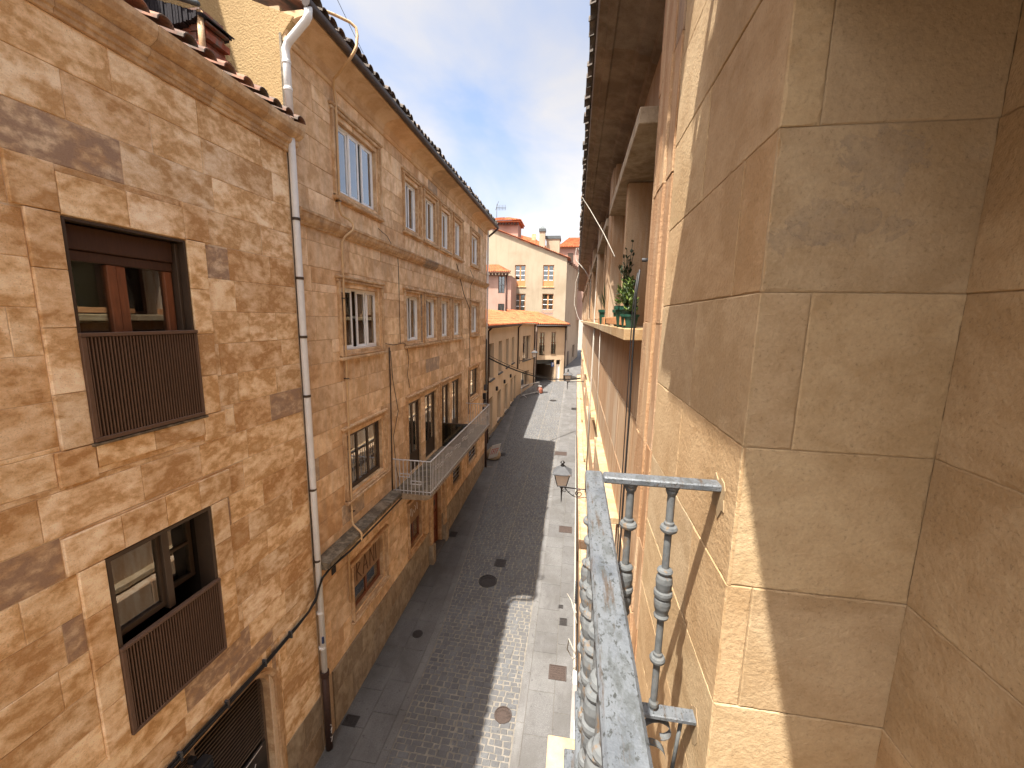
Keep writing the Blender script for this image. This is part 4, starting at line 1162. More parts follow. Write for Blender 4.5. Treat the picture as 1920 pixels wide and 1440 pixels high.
# loose old cables on the house wall
def wcable(pts, r_, mat, lab, grp='cables on the left wall'):
    tag(MB().tube(pts, r_, 5).build('wall_cable', M[mat]), lab, 'cable', grp)
wcable([(XL+.03, 8.95, -.72), (XL+.03, 8.96, -1.6), (XL+.035, 8.93, -2.8), (XL+.03, 8.91, -4.25)], .016, 'cable_brown', 'brown cable dropping from the second row window to the balcony corner')
wcable([(XL+.03, 9.0, -.8), (XL+.05, 9.05, -1.5), (XL+.09, 9.22, -2.3), (XL+.04, 9.02, -2.9), (XL+.05, 9.10, -3.7), (XL+.05, 9.3, -4.28)], .008, 'black', 'slack black cable curling beside the balcony doors')
wcable([(XL+.03, 8.72, -.62), (XL+.03, 9.2, -.68), (XL+.02, 9.75, -.66), (XL+.03, 9.95, -.72), (XL+.06, 10.0, -1.1), (XL+.05, 9.92, -1.5), (XL+.05, 10.05, -1.86)], .008, 'cable_brown', 'thin cable hanging between the second row windows')
wcable([(XL+.02, 8.6, 1.86), (XL+.03, 9.0, 1.78), (XL+.02, 9.55, 1.45), (XL+.02, 9.58, 1.2), (XL+.015, 9.6, .8), (XL+.015, 9.6, -.66)], .006, 'black', 'thin cable coming down over the string course')
wcable([(XL+.02, 14.5, 1.9), (XL+.03, 15.4, .9), (XL+.03, 16.3, .35), (XL+.03, 16.35, -2.1), (XL+.03, 16.2, -2.15), (XL+.03, 16.2, -4.0)], .012, 'cable_brown', 'brown cable slanting down towards the last small windows')
wcable([(XL+.03, 16.35, 1.9), (XL+.16, 16.5, 1.55), (XL+.03, 16.45, 1.3), (XL+.03, 16.3, .3)], .008, 'black', 'short black cable beside the last small window')
# dark bundle of boxes and cables at the far corner
cbx = thing('cable_box', (XL+.12, 19.0, -4.1), 'cluster of black cable boxes at the far corner of the long house', 'cable box')
for k, (dy, z0, h) in enumerate(((-.1, -3.9, .3), (.05, -4.2, .25), (-.15, -4.5, .22), (.1, -3.5, .28))):
    MB().bbox(XL+.01, XL+.16, 19.0+dy, 19.18+dy, z0, z0+h, .02).build('box', M['black'] if k % 2 == 0 else M['zinc'], cbx)
wcable([(XL+.1, 19.2, -1.0), (XL+.1, 19.18, -2.2), (XL+.12, 19.15, -3.5)], .035, 'black', 'bundled black cable down the far corner of the long house')

# ================================================================== RIGHT, NEAR: house the balcony belongs to
XD = .55
D = thing('balcony_house', (XD, 0, gz(0)), 'pale smooth sandstone house wall close on the right with a deep reveal', 'house')
RY = 1.36; DY1 = 2.78; XB = 1.09; LY = -1.25
cz = [3.4, 2.95, 2.48, 2.0, 1.52, 1.04, .555, .095, -.395, -.885, -1.35, -1.84]
PD = mapper('-x', XD)
dwall = MB()
dwall.box(XD+.005, XD+.7, RY+.005, DY1, -8.4, 4.2)                                  # pier between opening and neighbour
dwall.box(XD+.005, XD+.7, -7.0, LY-.012, -8.4, 4.2)                                 # pier behind the viewer
dwall.box(XB+.005, XB+.3, LY-.012, RY+.005, -8.4, 4.2)                              # back of the recess
dwall.box(XD+.005, XB+.005, LY-.012, RY+.005, 0.95, 4.2)                            # wall over the recess
dwall.box(XD+.005, XB+.005, LY-.012, RY+.005, -8.4, -1.9)
dw = dwall.build('wall', M['mortar_pale'], D)
def blocks(P, rows, mat, seed, parent=dw, name='ashlar_block', gap=.0022, c=.003, t=.012):
    rr = random.Random(seed)
    for (v0, v1, cuts) in rows:
        for a, b in zip(cuts, cuts[1:]):
            g_ = gap*rr.uniform(.6, 1.8); m = MB(); rough_block(m, P, a+g_/2, b-g_/2, v0+g_/2, v1-g_/2, rr.uniform(-.0025, .0015), t, c, rr); m.build(name, mat, parent)
PR = mapper('-y', RY)
e = .012
blocks(PR, [(.555, .925, [XD, .655, XB+.006]), (-.395, .095, [XD, .695, XB+.006]), (-.885, -.395, [XD, XB+.006]), (-1.35, -.885, [XD, .633, XB+.006]), (-1.84, -1.35, [XD, XB+.006]), (-2.3, -1.84, [XD, XB+.006])], M['stone_pale'], 1)
blocks(PR, [(.095, .555, [XD, XB+.006])], M['stone_patch'], 9)
fac = []
fr_ = random.Random(31)
zz = cz + [-2.3, -2.8, -3.3, -3.8, -4.3, -4.8, -5.3, -5.8, -6.3, -6.8, -7.3, -7.8, -8.3]
for k, (v1, v0) in enumerate(zip(zz, zz[1:])):
    cut = [2.12, 1.78, 2.2, 1.66, 1.47, 2.1, 1.6, 2.0][k % 8]
    fac.append((v0, v1, [RY, cut, DY1-.01]))
blocks(PD, fac, M['stone_pale'], 2)
PBk = mapper('-x', XB)
blocks(PBk, [(v0, v1, [LY+.01, [-.35, .2, .55][k % 3], RY+.004]) for k, (v1, v0) in enumerate(zip([.925]+cz[6:]+[-2.3], cz[6:]+[-2.3]))], M['stone_spots'], 3)
blocks(PD, [(v0, v1, [-6.5, -5.2+.3*(k % 3), -4.0, -2.6+.4*(k % 2), LY-.02]) for k, (v1, v0) in enumerate(zip(zz[:13], zz[1:13]))], M['stone_pale'], 4)
MB().box(XB-.03, XB-.005, -1.1, -.05, -1.8, .8).build('balcony_door', M['glass_dark'], D)
# ceiling of the recess
MB().box(XD+.02, XB, LY, RY-.016, .93, .948).build('lintel_soffit', M['wood_dark'], D)
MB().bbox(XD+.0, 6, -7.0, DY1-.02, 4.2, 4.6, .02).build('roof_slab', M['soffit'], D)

# --- the balcony and its railing
def railing(dx, dy, dz, house, yfar=1.55, ynear=-1.3):
    HT, XO = -.58, .062                                     # handrail top, outer edge
    h = MB()
    h.bbox(XO+dx, XO+.066+dx, ynear+dy, yfar+dy, HT-.028+dz, HT+dz, .006)
    hr = h.build('handrail', M['rail'], house)
    MB().bbox(XO+.068+dx, XD+.01, yfar-.062+dy, yfar+dy, HT-.027+dz, HT-.001+dz, .005).build('end_rail', M['rail'], hr)
    b = MB()
    b.bbox(XO+.004+dx, XO+.058+dx, ynear+dy, yfar-.002+dy, -1.60+dz, -1.578+dz, .004)
    b.bbox(XO+.06+dx, XD+.01, yfar-.062+dy, yfar-.004+dy, -1.60+dz, -1.579+dz, .004)
    b.build('bottom_rail', M['rail'], hr)
    b = MB()
    b.bbox(XO-.03+dx, XO+.04+dx, ynear+dy, yfar-.005+dy, -1.90+dz, -1.875+dz, .004)
    b.build('base_rail', M['rail'], hr)
    prof = [(.013,-1.60),(.013,-1.565),(.019,-1.56),(.019,-1.545),(.0135,-1.535),(.0135,-1.365),(.022,-1.36),(.029,-1.352),(.031,-1.342),(.027,-1.332),(.018,-1.328),(.018,-1.318),(.0135,-1.312),
            (.0135,-1.165),(.018,-1.162),(.027,-1.155),(.029,-1.148),(.024,-1.138),(.026,-1.125),(.031,-1.108),(.0325,-1.09),(.031,-1.074),(.0275,-1.068),(.034,-1.062),(.036,-1.05),(.034,-1.04),(.028,-1.035),(.030,-1.022),(.032,-1.0),(.029,-.98),(.023,-.968),(.028,-.962),(.030,-.955),(.026,-.948),(.0135,-.942),
            (.0135,-.80),(.02,-.796),(.031,-.786),(.033,-.777),(.029,-.768),(.019,-.764),(.019,-.754),(.0145,-.748),(.0145,-.645),(.018,-.638),(.022,-.628),(.022,-.622),(.026,-.615),(.026,-.607)]
    bm_ = MB(); bm_.lathe([(r_, z+dz) for r_, z in prof], 0, 0, 18)
    me = bm_.mesh('baluster', M['baluster'], (0, 0, dz))
    for xb in (.235, .385): inst('baluster', me, (xb+dx, yfar-.031+dy, dz), hr)
    yb = yfar-.031
    while yb > ynear:
        inst('baluster', me, (XO+.033+dx, yb+dy, dz), hr); yb -= .145
    # scrolls between the bottom rails
    def scroll(c, ax, s_):
        pts = []
        for k in range(26):
            a = k/25*4.6; r_ = .07*(1-.62*k/25)
            u, v = s_*(r_*math.cos(a)-.02), r_*math.sin(a)
            pts.append((u, v))
        m = MB(); w = .03
        for (u0, v0), (u1, v1) in zip(pts, pts[1:]):
            if ax == 'x': vs = [(c[0]+u0, c[1]-w/2, c[2]+v0), (c[0]+u1, c[1]-w/2, c[2]+v1), (c[0]+u1, c[1]+w/2, c[2]+v1), (c[0]+u0, c[1]+w/2, c[2]+v0)]
            else: vs = [(c[0]-w/2, c[1]+u0, c[2]+v0), (c[0]-w/2, c[1]+u1, c[2]+v1), (c[0]+w/2, c[1]+u1, c[2]+v1), (c[0]+w/2, c[1]+u0, c[2]+v0)]
            n_ = [(a_, b_, d_+.005) for a_, b_, d_ in vs]
            m.add(vs+n_, [(0,1,2,3),(7,6,5,4),(0,4,5,1),(1,5,6,2),(2,6,7,3),(3,7,4,0)])
        return m.build('scroll', M['baluster'], hr)
    for xs, s_ in ((.24, 1), (.40, -1)): scroll((xs+dx, yfar-.03+dy, -1.685+dz), 'x', s_); scroll((xs+dx, yfar-.03+dy, -1.80+dz), 'x', -s_)
    ys = yfar-.14
    while ys > 0:
        scroll((XO+.03+dx, ys+dy, -1.69+dz), 'y', 1); scroll((XO+.03+dx, ys-.1+dy, -1.80+dz), 'y', -1); ys -= .26
    MB().tube([(.50+dx, yfar-.03+dy, -1.60+dz), (.48+dx, yfar-.03+dy, -1.9+dz)], .008, 6).build('stay', M['baluster'], hr)
    return hr
for (y_, z_) in ((1.52, -.595), (1.52, -1.59)):
    rr = random.Random(int(z_*100)); n_ = 14
    ring_ = [(.5475, y_+(.045+rr.uniform(0, .03))*math.cos(2*math.pi*k/n_), z_+(.05+rr.uniform(0, .05))*math.sin(2*math.pi*k/n_)-.03) for k in range(n_)]
    MB().add(ring_ + [(.551, a_[1], a_[2]) for a_ in ring_] + [(.546, y_, z_-.03)], [(k, (k+1) % n_, 2*n_) for k in range(n_)] + [(k, (k+1) % n_, n_+(k+1) % n_, n_+k) for k in range(n_)]).build('rail_fixing', M['mortar_pale'], D)
tag(railing(0, 0, 0, D), 'grey iron railing with urn balusters in front of the viewer')
fb = MB().bbox(.035, XD+.01, -1.35, 1.50, -2.06, -1.905, .01).build('balcony_floor', M['rail'], D)
# upper balcony overhead (out of the picture, it shades the wall)
MB().bbox(0.0, XD+.01, -1.35, 1.83, 1.93, 2.08, .01).build('upper_balcony_floor', M['stone_pale'], D)
railing(-.02, .05, 3.68, D)
# lower balcony ledge
MB().bbox(-.11, XD+.01, -1.0, 4.22-.12, -4.95, -4.83, .012).build('lower_ledge', M['stone_pale'], D)

# ================================================================== RIGHT, BEYOND: streaked stone house with deep window bays
CY0, CY1 = DY1, 46.0
XW = .80
C = thing('streaked_stone_house', (XW, 20, gz(20)), 'long orange streaked stone house along the right side with hooded window bays', 'house')
PC = mapper('-x', XW)
bays = [(4.62+4.6*k, 8.30+4.6*k, -.08, 1.98) for k in range(9)]
low2 = [(6.3+6.7*k, 9.9+6.7*k, -4.9, -3.15) for k in range(6)]
low3 = [(9.0+7*k, 12.0+7*k, -7.2, -6.1) for k in range(5)]
cw = wall_sheet(PC, CY0, CY1, -8.4, 3.6, bays+low2, .0, .5).build('wall', M['stone_street'], C)
# cladding slabs standing a little proud, with the grooves between them left open
ashlar(cw, mapper('-x', XW-.02), 3.55, CY1, [-1.22, -2.28, -3.02], (1.6, 2.6), [(4.5, 4.51, -9, 9), *low2], M['stone_street'], 30, .004, .012, 'cladding_slab', near=(4, -2), t=.03, c=.008, seed=2)
ashlar(cw, mapper('-x', XW-.02), 3.55, CY1, [-.22, -1.2], (1.6, 2.6), bays+low2, M['stone_street'], 30, .004, .012, 'cladding_slab', near=(4, -1), t=.03, c=.008, seed=4)
ashlar(cw, mapper('-x', XW-.02), 3.55, CY1, [-3.12, -4.2, -5.2, -6.0], (1.6, 2.6), low2, M['stone_street'], 30, .004, .012, 'cladding_slab', near=(4, -3), t=.03, c=.008, seed=6)
# fluted pilaster next to the pale house: three strips of stone in stacked drums
pil = MB().box(.56, XW, DY1+.01, 3.52, -8.35, 3.3).build('pilaster', M['stone_pilaster'], C)
rr = random.Random(12)
z = 3.2
while z > -8:
    h = rr.uniform(.55, 1.0)
    for (a, b, x) in ((2.79, 2.97, .545), (2.972, 3.20, .528), (3.202, 3.36, .535), (3.362, 3.52, .55)):
        m = MB(); m.bbox(x+rr.uniform(-.004, .006), .57, a+.001, b-.001, z-h+.003+rr.uniform(-.02, .004), z-.003+rr.uniform(-.004, .004), .004); m.build('pilaster_stone', M['stone_pilaster'], pil)
    z -= h
for k, (y0, y1, z0, z1) in enumerate(bays):
    # piers, hood and window set back in the bay
    pr_ = MB().bbox(.62, XW+.1, y1+.02, y1+.90, .02, 2.9, .012).build('pier', M['stone_street'], C)
    if k < 4:
        for q in (.10, .46): MB().bbox(.585, .63, y1+q, y1+q+.34, .03, 2.86, .01).build('pier_strip', M['stone_street'], pr_)
    hd = MB().bbox(.54, XW+.2, y0-.02, y1+.03, 1.97, 2.13, .008).build('window_hood', M['stone_plinth'], C)
    w = frame_rect(MB(), XW+.28, XW+.34, y0, y1, z0+.01, z1-.01, .07).build('window', M['wood_dark'], C)
    if k < 5:
        for q in (1, 2, 3): MB().box(XW+.29, XW+.33, y0+(y1-y0)*q/4-.04, y0+(y1-y0)*q/4+.04, z0+.08, z1-.08).build('mullion', M['wood_dark'], w)
        MB().box(XW+.305, XW+.313, y0+.07, y1-.07, z0+.08, z1-.08).build('pane', M['glass_dark'], w)
        MB().bbox(.66, XW+.27, y0+(y1-y0)*.5-.09, y0+(y1-y0)*.5+.09, z0+.01, z1-.02, .01).build('fin', M['stone_street'], w)
    mb = MB(); mb.box(XW+.34, XW+.9, y0, y1, z0, z1); mb.build('room', M['dark_in'], w)
sl_ = MB().box(.60, XW, 4.58, CY1, -.19, -.09).build('sill', M['stone_ledge'], C)
for a in range(0, 9):
    y0 = 4.56+a*4.6
    for b in range(3):
        MB().bbox(.52, XW+.3 if False else XW+.01, y0+b*1.53, y0+(b+1)*1.53-.008, -.21, -.078, .01).build('sill_stone', M['stone_ledge'], sl_)
l2 = MB().box(.7, XW, 6.0, 44, -3.07, -3.0).build('ledge', M['stone_ledge'], C)
for (a, b) in ((6.0, 10.4), (12.6, 20.7), (23, 30), (32, 39)):
    MB().bbox(.605, XW+.01, a, b, -3.09, -2.985, .01).build('ledge_stone', M['stone_ledge'], l2)
l3 = MB().box(.66, XW, 5.0, 44, -5.98, -5.90).build('lower_ledge', M['stone_ledge'], C)
for (a, b) in ((5.0, 9.5), (10.2, 15.2), (17.0, 21.2), (24, 29), (31, 36.5)):
    MB().bbox(.585, XW+.01, a, b, -6.0, -5.88, .01).build('ledge_stone', M['stone_ledge'], l3)
MB().box(.40, XW+.02, 4.3, CY1, -8.4, -6.05).build('base_wall', M['stone_street'], C)
bs = MB().box(.38, .42, 4.3, CY1, -8.35, -6.1)
bs = bs.build('base_course', M['stone_ledge'], C)
for k in range(12):
    MB().bbox(.345, .40, 4.4+k*2.6, 4.4+k*2.6+2.58, -8.35, -6.03, .012).build('base_slab', M['stone_street'], bs)
for q in low2:
    w = frame_rect(MB(), XW+.2, XW+.26, q[0], q[1], q[2]+.01, q[3]-.01, .06).build('window', M['wood_dark'], C)
    MB().box(XW+.22, XW+.23, q[0]+.06, q[1]-.06, q[2]+.07, q[3]-.07).build('pane', M['glass_dark'], w)
    MB().box(XW+.3, XW+.31, q[0], q[1], q[2], q[3]).build('room', M['dark_in'], w)
# eaves
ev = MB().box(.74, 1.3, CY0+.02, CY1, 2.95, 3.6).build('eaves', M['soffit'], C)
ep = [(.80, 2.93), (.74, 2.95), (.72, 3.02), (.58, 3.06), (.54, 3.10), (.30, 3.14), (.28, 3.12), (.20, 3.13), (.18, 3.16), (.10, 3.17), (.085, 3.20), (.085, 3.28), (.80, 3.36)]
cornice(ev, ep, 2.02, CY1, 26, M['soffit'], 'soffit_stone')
croof = MB().quad((.06, 2.0, 3.30), (.06, CY1, 3.30), (7, CY1, 5.8), (7, 2.0, 5.8)).build('roof', M['tile_grey'], C)
tmC = barrel('roof_tile', .12, .5, R(18), M['tile_grey'])
rr = random.Random(8); yy = 2.06
while yy < CY1:
    for k in range(1 if yy > 20 else 2):
        inst('roof_tile', tmC, (.0+.4*k+rr.uniform(-.025, .02), yy+rr.uniform(-.02, .02), 3.285+.12*k+rr.uniform(-.012, .02)), croof, rz=math.pi+rr.uniform(-.07, .07))
    yy += .27
# cables and pipes on the right-hand wall
def rcable(pts, r_, mat, lab, name='wall_cable', n=6):
    return tag(MB().tube(pts, r_, n).build(name, M[mat]), lab, 'cable', 'cables on the right wall')
rcable([(.50, 3.56, .42), (.485, 3.57, .2), (.49, 3.58, -.3), (.50, 3.60, -.8), (.50, 3.62, -1.6), (.50, 3.64, -3.5), (.50, 3.64, -6.5)], .009, 'black', 'thick black cable down the edge of the orange pilaster')
rcable([(.49, 3.60, .40), (.47, 3.61, .1), (.475, 3.62, -.6), (.48, 3.64, -2.0), (.48, 3.66, -6.0)], .005, 'black', 'thin black cable beside the thick one on the pilaster')
rcable([(.02, 11.5, 3.2), (.2, 9.2, 2.3), (.42, 7.6, 1.5), (.56, 6.8, 1.0)], .007, 'cable_white', 'pale cable slanting from the right eaves to the window pier')
rcable([(-.02, 21, 3.35), (-.05, 21, 3.5), (-.14, 21, 3.5), (-.16, 21, 3.2), (-.12, 20.9, 2.9), (.3, 20.5, 2.4), (.6, 20, 1.9), (.62, 19.9, .1)], .016, 'cable_white', 'pale conduit hooking over the right eaves')
rcable([(.05, 27, 3.0), (-.12, 27, 2.4), (-.15, 26.5, 1.0), (.1, 26, .2), (.5, 25, -.4)], .012, 'cable_white', 'white cable looping below the far end of the right eaves')
rcable([(.56, 9.6, -.2), (.58, 9.6, -1.5), (.6, 9.55, -2.9)], .008, 'cable_white', 'thin white cable down the streaked wall')
rcable([(.60, 13.4, 2.6), (.58, 13.4, -2.9), (.57, 13.3, -5.8)], .025, 'cable_white', 'pale vertical pipe on the streaked wall')
rcable([(.325, 5.2, -6.6), (.32, 9, -6.55), (.325, 14, -6.5), (.32, 22, -6.3)], .015, 'black', 'black cable along the foot of the streaked wall')
rcable([(.31, 4.8, -7.6), (.30, 9.5, -7.45), (.31, 16.0, -7.2), (.31, 24.0, -6.9)], .028, 'cable_white', 'white conduit along the foot of the streaked wall')
rcable([(.31, 8.0, -6.5), (.18, 8.3, -6.2), (.08, 8.8, -6.4), (.2, 9.2, -6.9), (.32, 8.9, -6.95)], .012, 'cable_white', 'loose white cable loop hanging out from the foot of the right wall')
rcable([(.31, 7.2, -6.6), (.14, 7.3, -6.3), (.12, 7.6, -6.8), (.26, 7.8, -7.2), (.31, 7.3, -6.7)], .012, 'cable_white', 'second loose white cable loop nearer the railing')
wb = thing('white_trunking', (.27, 5.6, -7.9), 'white plastic cable trunking upright at the foot of the right wall', 'trunking')
MB().bbox(.24, .33, 6.7, 7.0, -7.95, -6.7, .01).build('cover', M['white_paint'], wb)
MB().box(.245, .33, 6.69, 7.01, -7.97, -7.94).build('end_cap', M['white_paint'], wb)
sp_ = MB()
for k in range(14): sp_.lathe([(.018, -7.0+k*.045), (.03, -6.99+k*.045), (.03, -6.975+k*.045), (.018, -6.965+k*.045)], .30, 9.3, 8)
tag(sp_.build('coiled_sleeve', M['black']), 'black ribbed cable sleeve at the foot of the right wall', 'cable sleeve')
MB().tube([(XW-.02, 4.45, .62), (XW-.16, 4.45, .62)], .02, 6).build('pipe_stub', M['zinc'], C)

# --- plants on the sill
def pot(x, y, z, r0, r1, h, label, lip=True):
    t = thing('plant_pot', (x, y, z), label, 'plant pot', 'plants on the window sill')
    MB().lathe([(r0*.97, z), (r0, z+.01), (r1*.96, z+h*.8), (r1*1.08, z+h*.82), (r1*1.10, z+h), (r1*.98, z+h), (r1*.93, z+h*.86), (.01, z+h*.86)], x, y, 20).build('pot', M['plastic_green'], t)
    MB().lathe([(r1*.92, z+h*.8), (r1*.92, z+h*.88), (.005, z+h*.9)], x, y, 14).build('soil', M['soil'], t)
    return t
def leaf_mesh(mb, p, d, up, L, w):
    d = Vector(d).normalized(); s_ = d.cross(Vector(up)).normalized(); n_ = s_.cross(d)
    p = Vector(p)
    a = p + d*L*.35 + s_*w*.5 + n_*L*.05; b = p + d*L*.35 - s_*w*.5 + n_*L*.05; c = p + d*L*.75 + s_*w*.32; e_ = p + d*L*.75 - s_*w*.32; f = p + d*L - n_*L*.12
    mb.add([p, a, c, f, e_, b], [(0,1,5), (1,2,4,5), (2,3,4)])
def bush(t, x, y, z, rx, ry, rz_, n, L, w, mat, seed, fern=False):
    rr_ = random.Random(seed); m = MB(); st = MB()
    for k in range(n):
        th = rr_.uniform(0, 2*math.pi); el = rr_.uniform(.15, 1.2)
        tip = Vector((x+rx*math.cos(th)*math.cos(el), y+ry*math.sin(th)*math.cos(el), z+rz_*math.sin(el)*rr_.uniform(.6, 1.1)))
        base = Vector((x, y, z)); mid = (base+tip)/2 + Vector((0, 0, rz_*.18))
        st.tube([base, mid, tip], .004, 4)
        for q in range(9 if fern else 4):
            f = .35+.65*q/(8 if fern else 3)
            p = base*(1-f)**2 + mid*2*f*(1-f) + tip*f*f
            for sg in (-1, 1):
                d = Vector((rr_.uniform(-1, 1), rr_.uniform(-1, 1), rr_.uniform(-.35, .5))) + (tip-base).normalized()*.8
                leaf_mesh(m, p, d, (0, 0, 1), L*rr_.uniform(.7, 1.2), w*rr_.uniform(.7, 1.2))
    st.build('stems', M['leaf_dark'], t); m.build('leaves', M[mat], t)
p1_ = pot(.615, 5.35, -.075, .10, .135, .26, 'large dark green pot with a bright fern on the right window sill')
bush(p1_, .61, 5.3, .16, .12, .36, .40, 30, .065, .02, 'leaf', 1, True)
p2_ = pot(.60, 4.82, -.075, .08, .10, .15, 'small dark green pot at the near end of the right window sill')
bush(p2_, .62, 4.85, .06, .08, .2, .28, 18, .06, .022, 'leaf', 2)
p3_ = pot(.66, 6.3, -.075, .10, .12, .24, 'dark green pot of climbing foliage back in the shaded window bay')
bush(p3_, .70, 6.2, .2, .12, .6, .9, 34, .07, .035, 'leaf_dark', 3)
p4_ = pot(.61, 8.9, -.075, .11, .14, .30, 'dark green pot with spiky leaves by the second window bay')
sm2 = MB(); rr = random.Random(4)
for k in range(34):
    th = rr.uniform(0, 2*math.pi); el = rr.uniform(.7, 1.45); L = rr.uniform(.45, .7)
    a = Vector((.61, 8.9, .2)); d = Vector((math.cos(th)*math.cos(el)*.5, math.sin(th)*math.cos(el), math.sin(el)))
    s_ = d.cross(Vector((0, 0, 1))).normalized()*.014
    sm2.add([a-s_, a+s_, a+d*L*.6+s_*.8, a+d*L, a+d*L*.6-s_*.8], [(0,1,2,3,4)])
sm2.build('leaves', M['leaf_dark'], p4_)
bd = thing('sill_board', (.56, 6.2, -.07), 'orange wooden board standing along the right window sill', 'board', 'boards on the window sill')
MB().bbox(.535, .555, 4.75, 7.6, -.05, .055, .004).build('plank', M['wood_orange'], bd)
MB().box(.557, .575, 5.0, 5.03, -.078, .0).build('foot', M['wood_orange'], bd); MB().box(.557, .575, 7.2, 7.23, -.078, .0).build('foot', M['wood_orange'], bd)
bd2 = thing('sill_board', (.56, 8.8, -.07), 'shorter orange board on the sill below the spiky plant', 'board', 'boards on the window sill')
MB().bbox(.535, .555, 8.1, 10.2, -.076, .06, .004).build('plank', M['wood_orange'], bd2)

# --- street lamp on the right wall
LX, LYY, LZ = -.165, 9.5, -3.99
lt = thing('street_lamp', (.8, LYY, -4.3), 'black wall lantern with a pyramid roof on a scrolled bracket above the right pavement', 'street lamp')
def frus(mb, x, y, z0, z1, a, b, n=4, rotk=math.pi/4):
    vs = [(x+a*math.sqrt(2)*math.cos(rotk+k*math.pi/2), y+a*math.sqrt(2)*math.sin(rotk+k*math.pi/2), z0) for k in range(4)] + [(x+b*math.sqrt(2)*math.cos(rotk+k*math.pi/2), y+b*math.sqrt(2)*math.sin(rotk+k*math.pi/2), z1) for k in range(4)]
    return mb.add(vs, [(3,2,1,0), (4,5,6,7), (0,1,5,4), (1,2,6,5), (2,3,7,6), (3,0,4,7)])
def lantern(t, x, y, z, s):
    """z: foot of the glass body"""
    m = MB(); a0, a1, h = .105*s, .18*s, .31*s
    for sx in (-1, 1):
        for sy in (-1, 1): m.tube([(x+sx*a0, y+sy*a0, z), (x+sx*a1, y+sy*a1, z+h)], .011*s, 5, False)
    for zz_, a in ((z, a0), (z+h, a1)):
        for (p, q) in (((-1,-1),(1,-1)), ((1,-1),(1,1)), ((1,1),(-1,1)), ((-1,1),(-1,-1))):
            m.tube([(x+p[0]*a, y+p[1]*a, zz_), (x+q[0]*a, y+q[1]*a, zz_)], .012*s, 5, False)
    m.build('frame', M['iron_black'], t)
    frus(MB(), x, y, z+.004, z+h-.004, a0*.95, a1*.95).build('glazing', M['frost'], t)
    rf = MB(); frus(rf, x, y, z+h+.01, z+h+.03, a1*1.28, a1*1.26); frus(rf, x, y, z+h+.031, z+h+.17*s, a1*1.22, .05*s); rf.build('roof', M['zinc'], t)
    MB().lathe([(.05*s, z+h+.165*s), (.05*s, z+h+.20*s), (.028*s, z+h+.21*s), (.028*s, z+h+.235*s), (.055*s, z+h+.25*s), (.06*s, z+h+.265*s), (.03*s, z+h+.29*s), (.01*s, z+h+.31*s)], x, y, 12).build('finial', M['iron_black'], t)
    MB().lathe([(.004, z-.46*s), (.013*s, z-.40*s), (.018*s, z-.2*s), (.028*s, z-.19*s), (.02*s, z-.17*s), (.025*s, z-.1*s), (.05*s, z-.06*s), (.06*s, z-.02*s), (.105*s, z)], x, y, 10).build('stem', M['iron_black'], t)
lantern(lt, LX, LYY, LZ, 1.0)
ab = MB(); ab.tube([(LX, LYY, LZ-.06), (.80, LYY, LZ-.09)], .014, 6)
def spiral(cx, cz_, r_, turns, st, sg=1, n=26):
    return [(cx+sg*r_*(1-.75*k/n)*math.cos(st+turns*2*math.pi*k/n), LYY, cz_+r_*(1-.75*k/n)*math.sin(st+turns*2*math.pi*k/n)) for k in range(n+1)]
ab.tube(spiral(.26, LZ-.20, .10, 1.4, 1.2), .010, 5); ab.tube(spiral(LX+.07, LZ-.13, .055, 1.3, 2.6, 1), .008, 5)
ab.tube([(LX+.08, LYY, LZ-.07), (.0, LYY, LZ-.18), (.12, LYY, LZ-.27), (.26, LYY, LZ-.305), (.42, LYY, LZ-.27), (.6, LYY, LZ-.4), (.79, LYY, LZ-.45)], .010, 5)
for f in (.3, .62): ab.lathe([(.006, LZ-.12-.22*f), (.02, LZ-.105-.22*f), (.006, LZ-.09-.22*f)], LX+.08+.34*f, LYY, 8)
ab.build('bracket', M['iron_black'], lt)
MB().box(.78, .80, LYY-.04, LYY+.04, LZ-.55, LZ+.02).build('wall_plate', M['iron_black'], lt)

# ================================================================== FAR END OF THE STREET
def quadwall(parent, p, q, z0, z1, mat, t=.3, name='wall', holes=()):
    """vertical wall from plan point p to q; openings given as (s0, s1, z0, z1) along it"""
    p = Vector((p[0], p[1])); q = Vector((q[0], q[1])); L = (q-p).length; d = (q-p)/L; n = Vector((d.y, -d.x))
    P = lambda u, v, w: (p.x+d.x*u+n.x*w, p.y+d.y*u+n.y*w, v)
    return wall_sheet(P, 0, L, z0, z1, list(holes), 0.0, t).build(name, M[mat], parent), P, L
def pbox(P, u0, u1, v0, v1, w0, w1):
    m = MB(); m.add([P(u0,v0,w0),P(u1,v0,w0),P(u1,v1,w0),P(u0,v1,w0),P(u0,v0,w1),P(u1,v0,w1),P(u1,v1,w1),P(u0,v1,w1)], [(0,3,2,1),(4,5,6,7),(0,1,5,4),(1,2,6,5),(2,3,7,6),(3,0,4,7)])
    return m
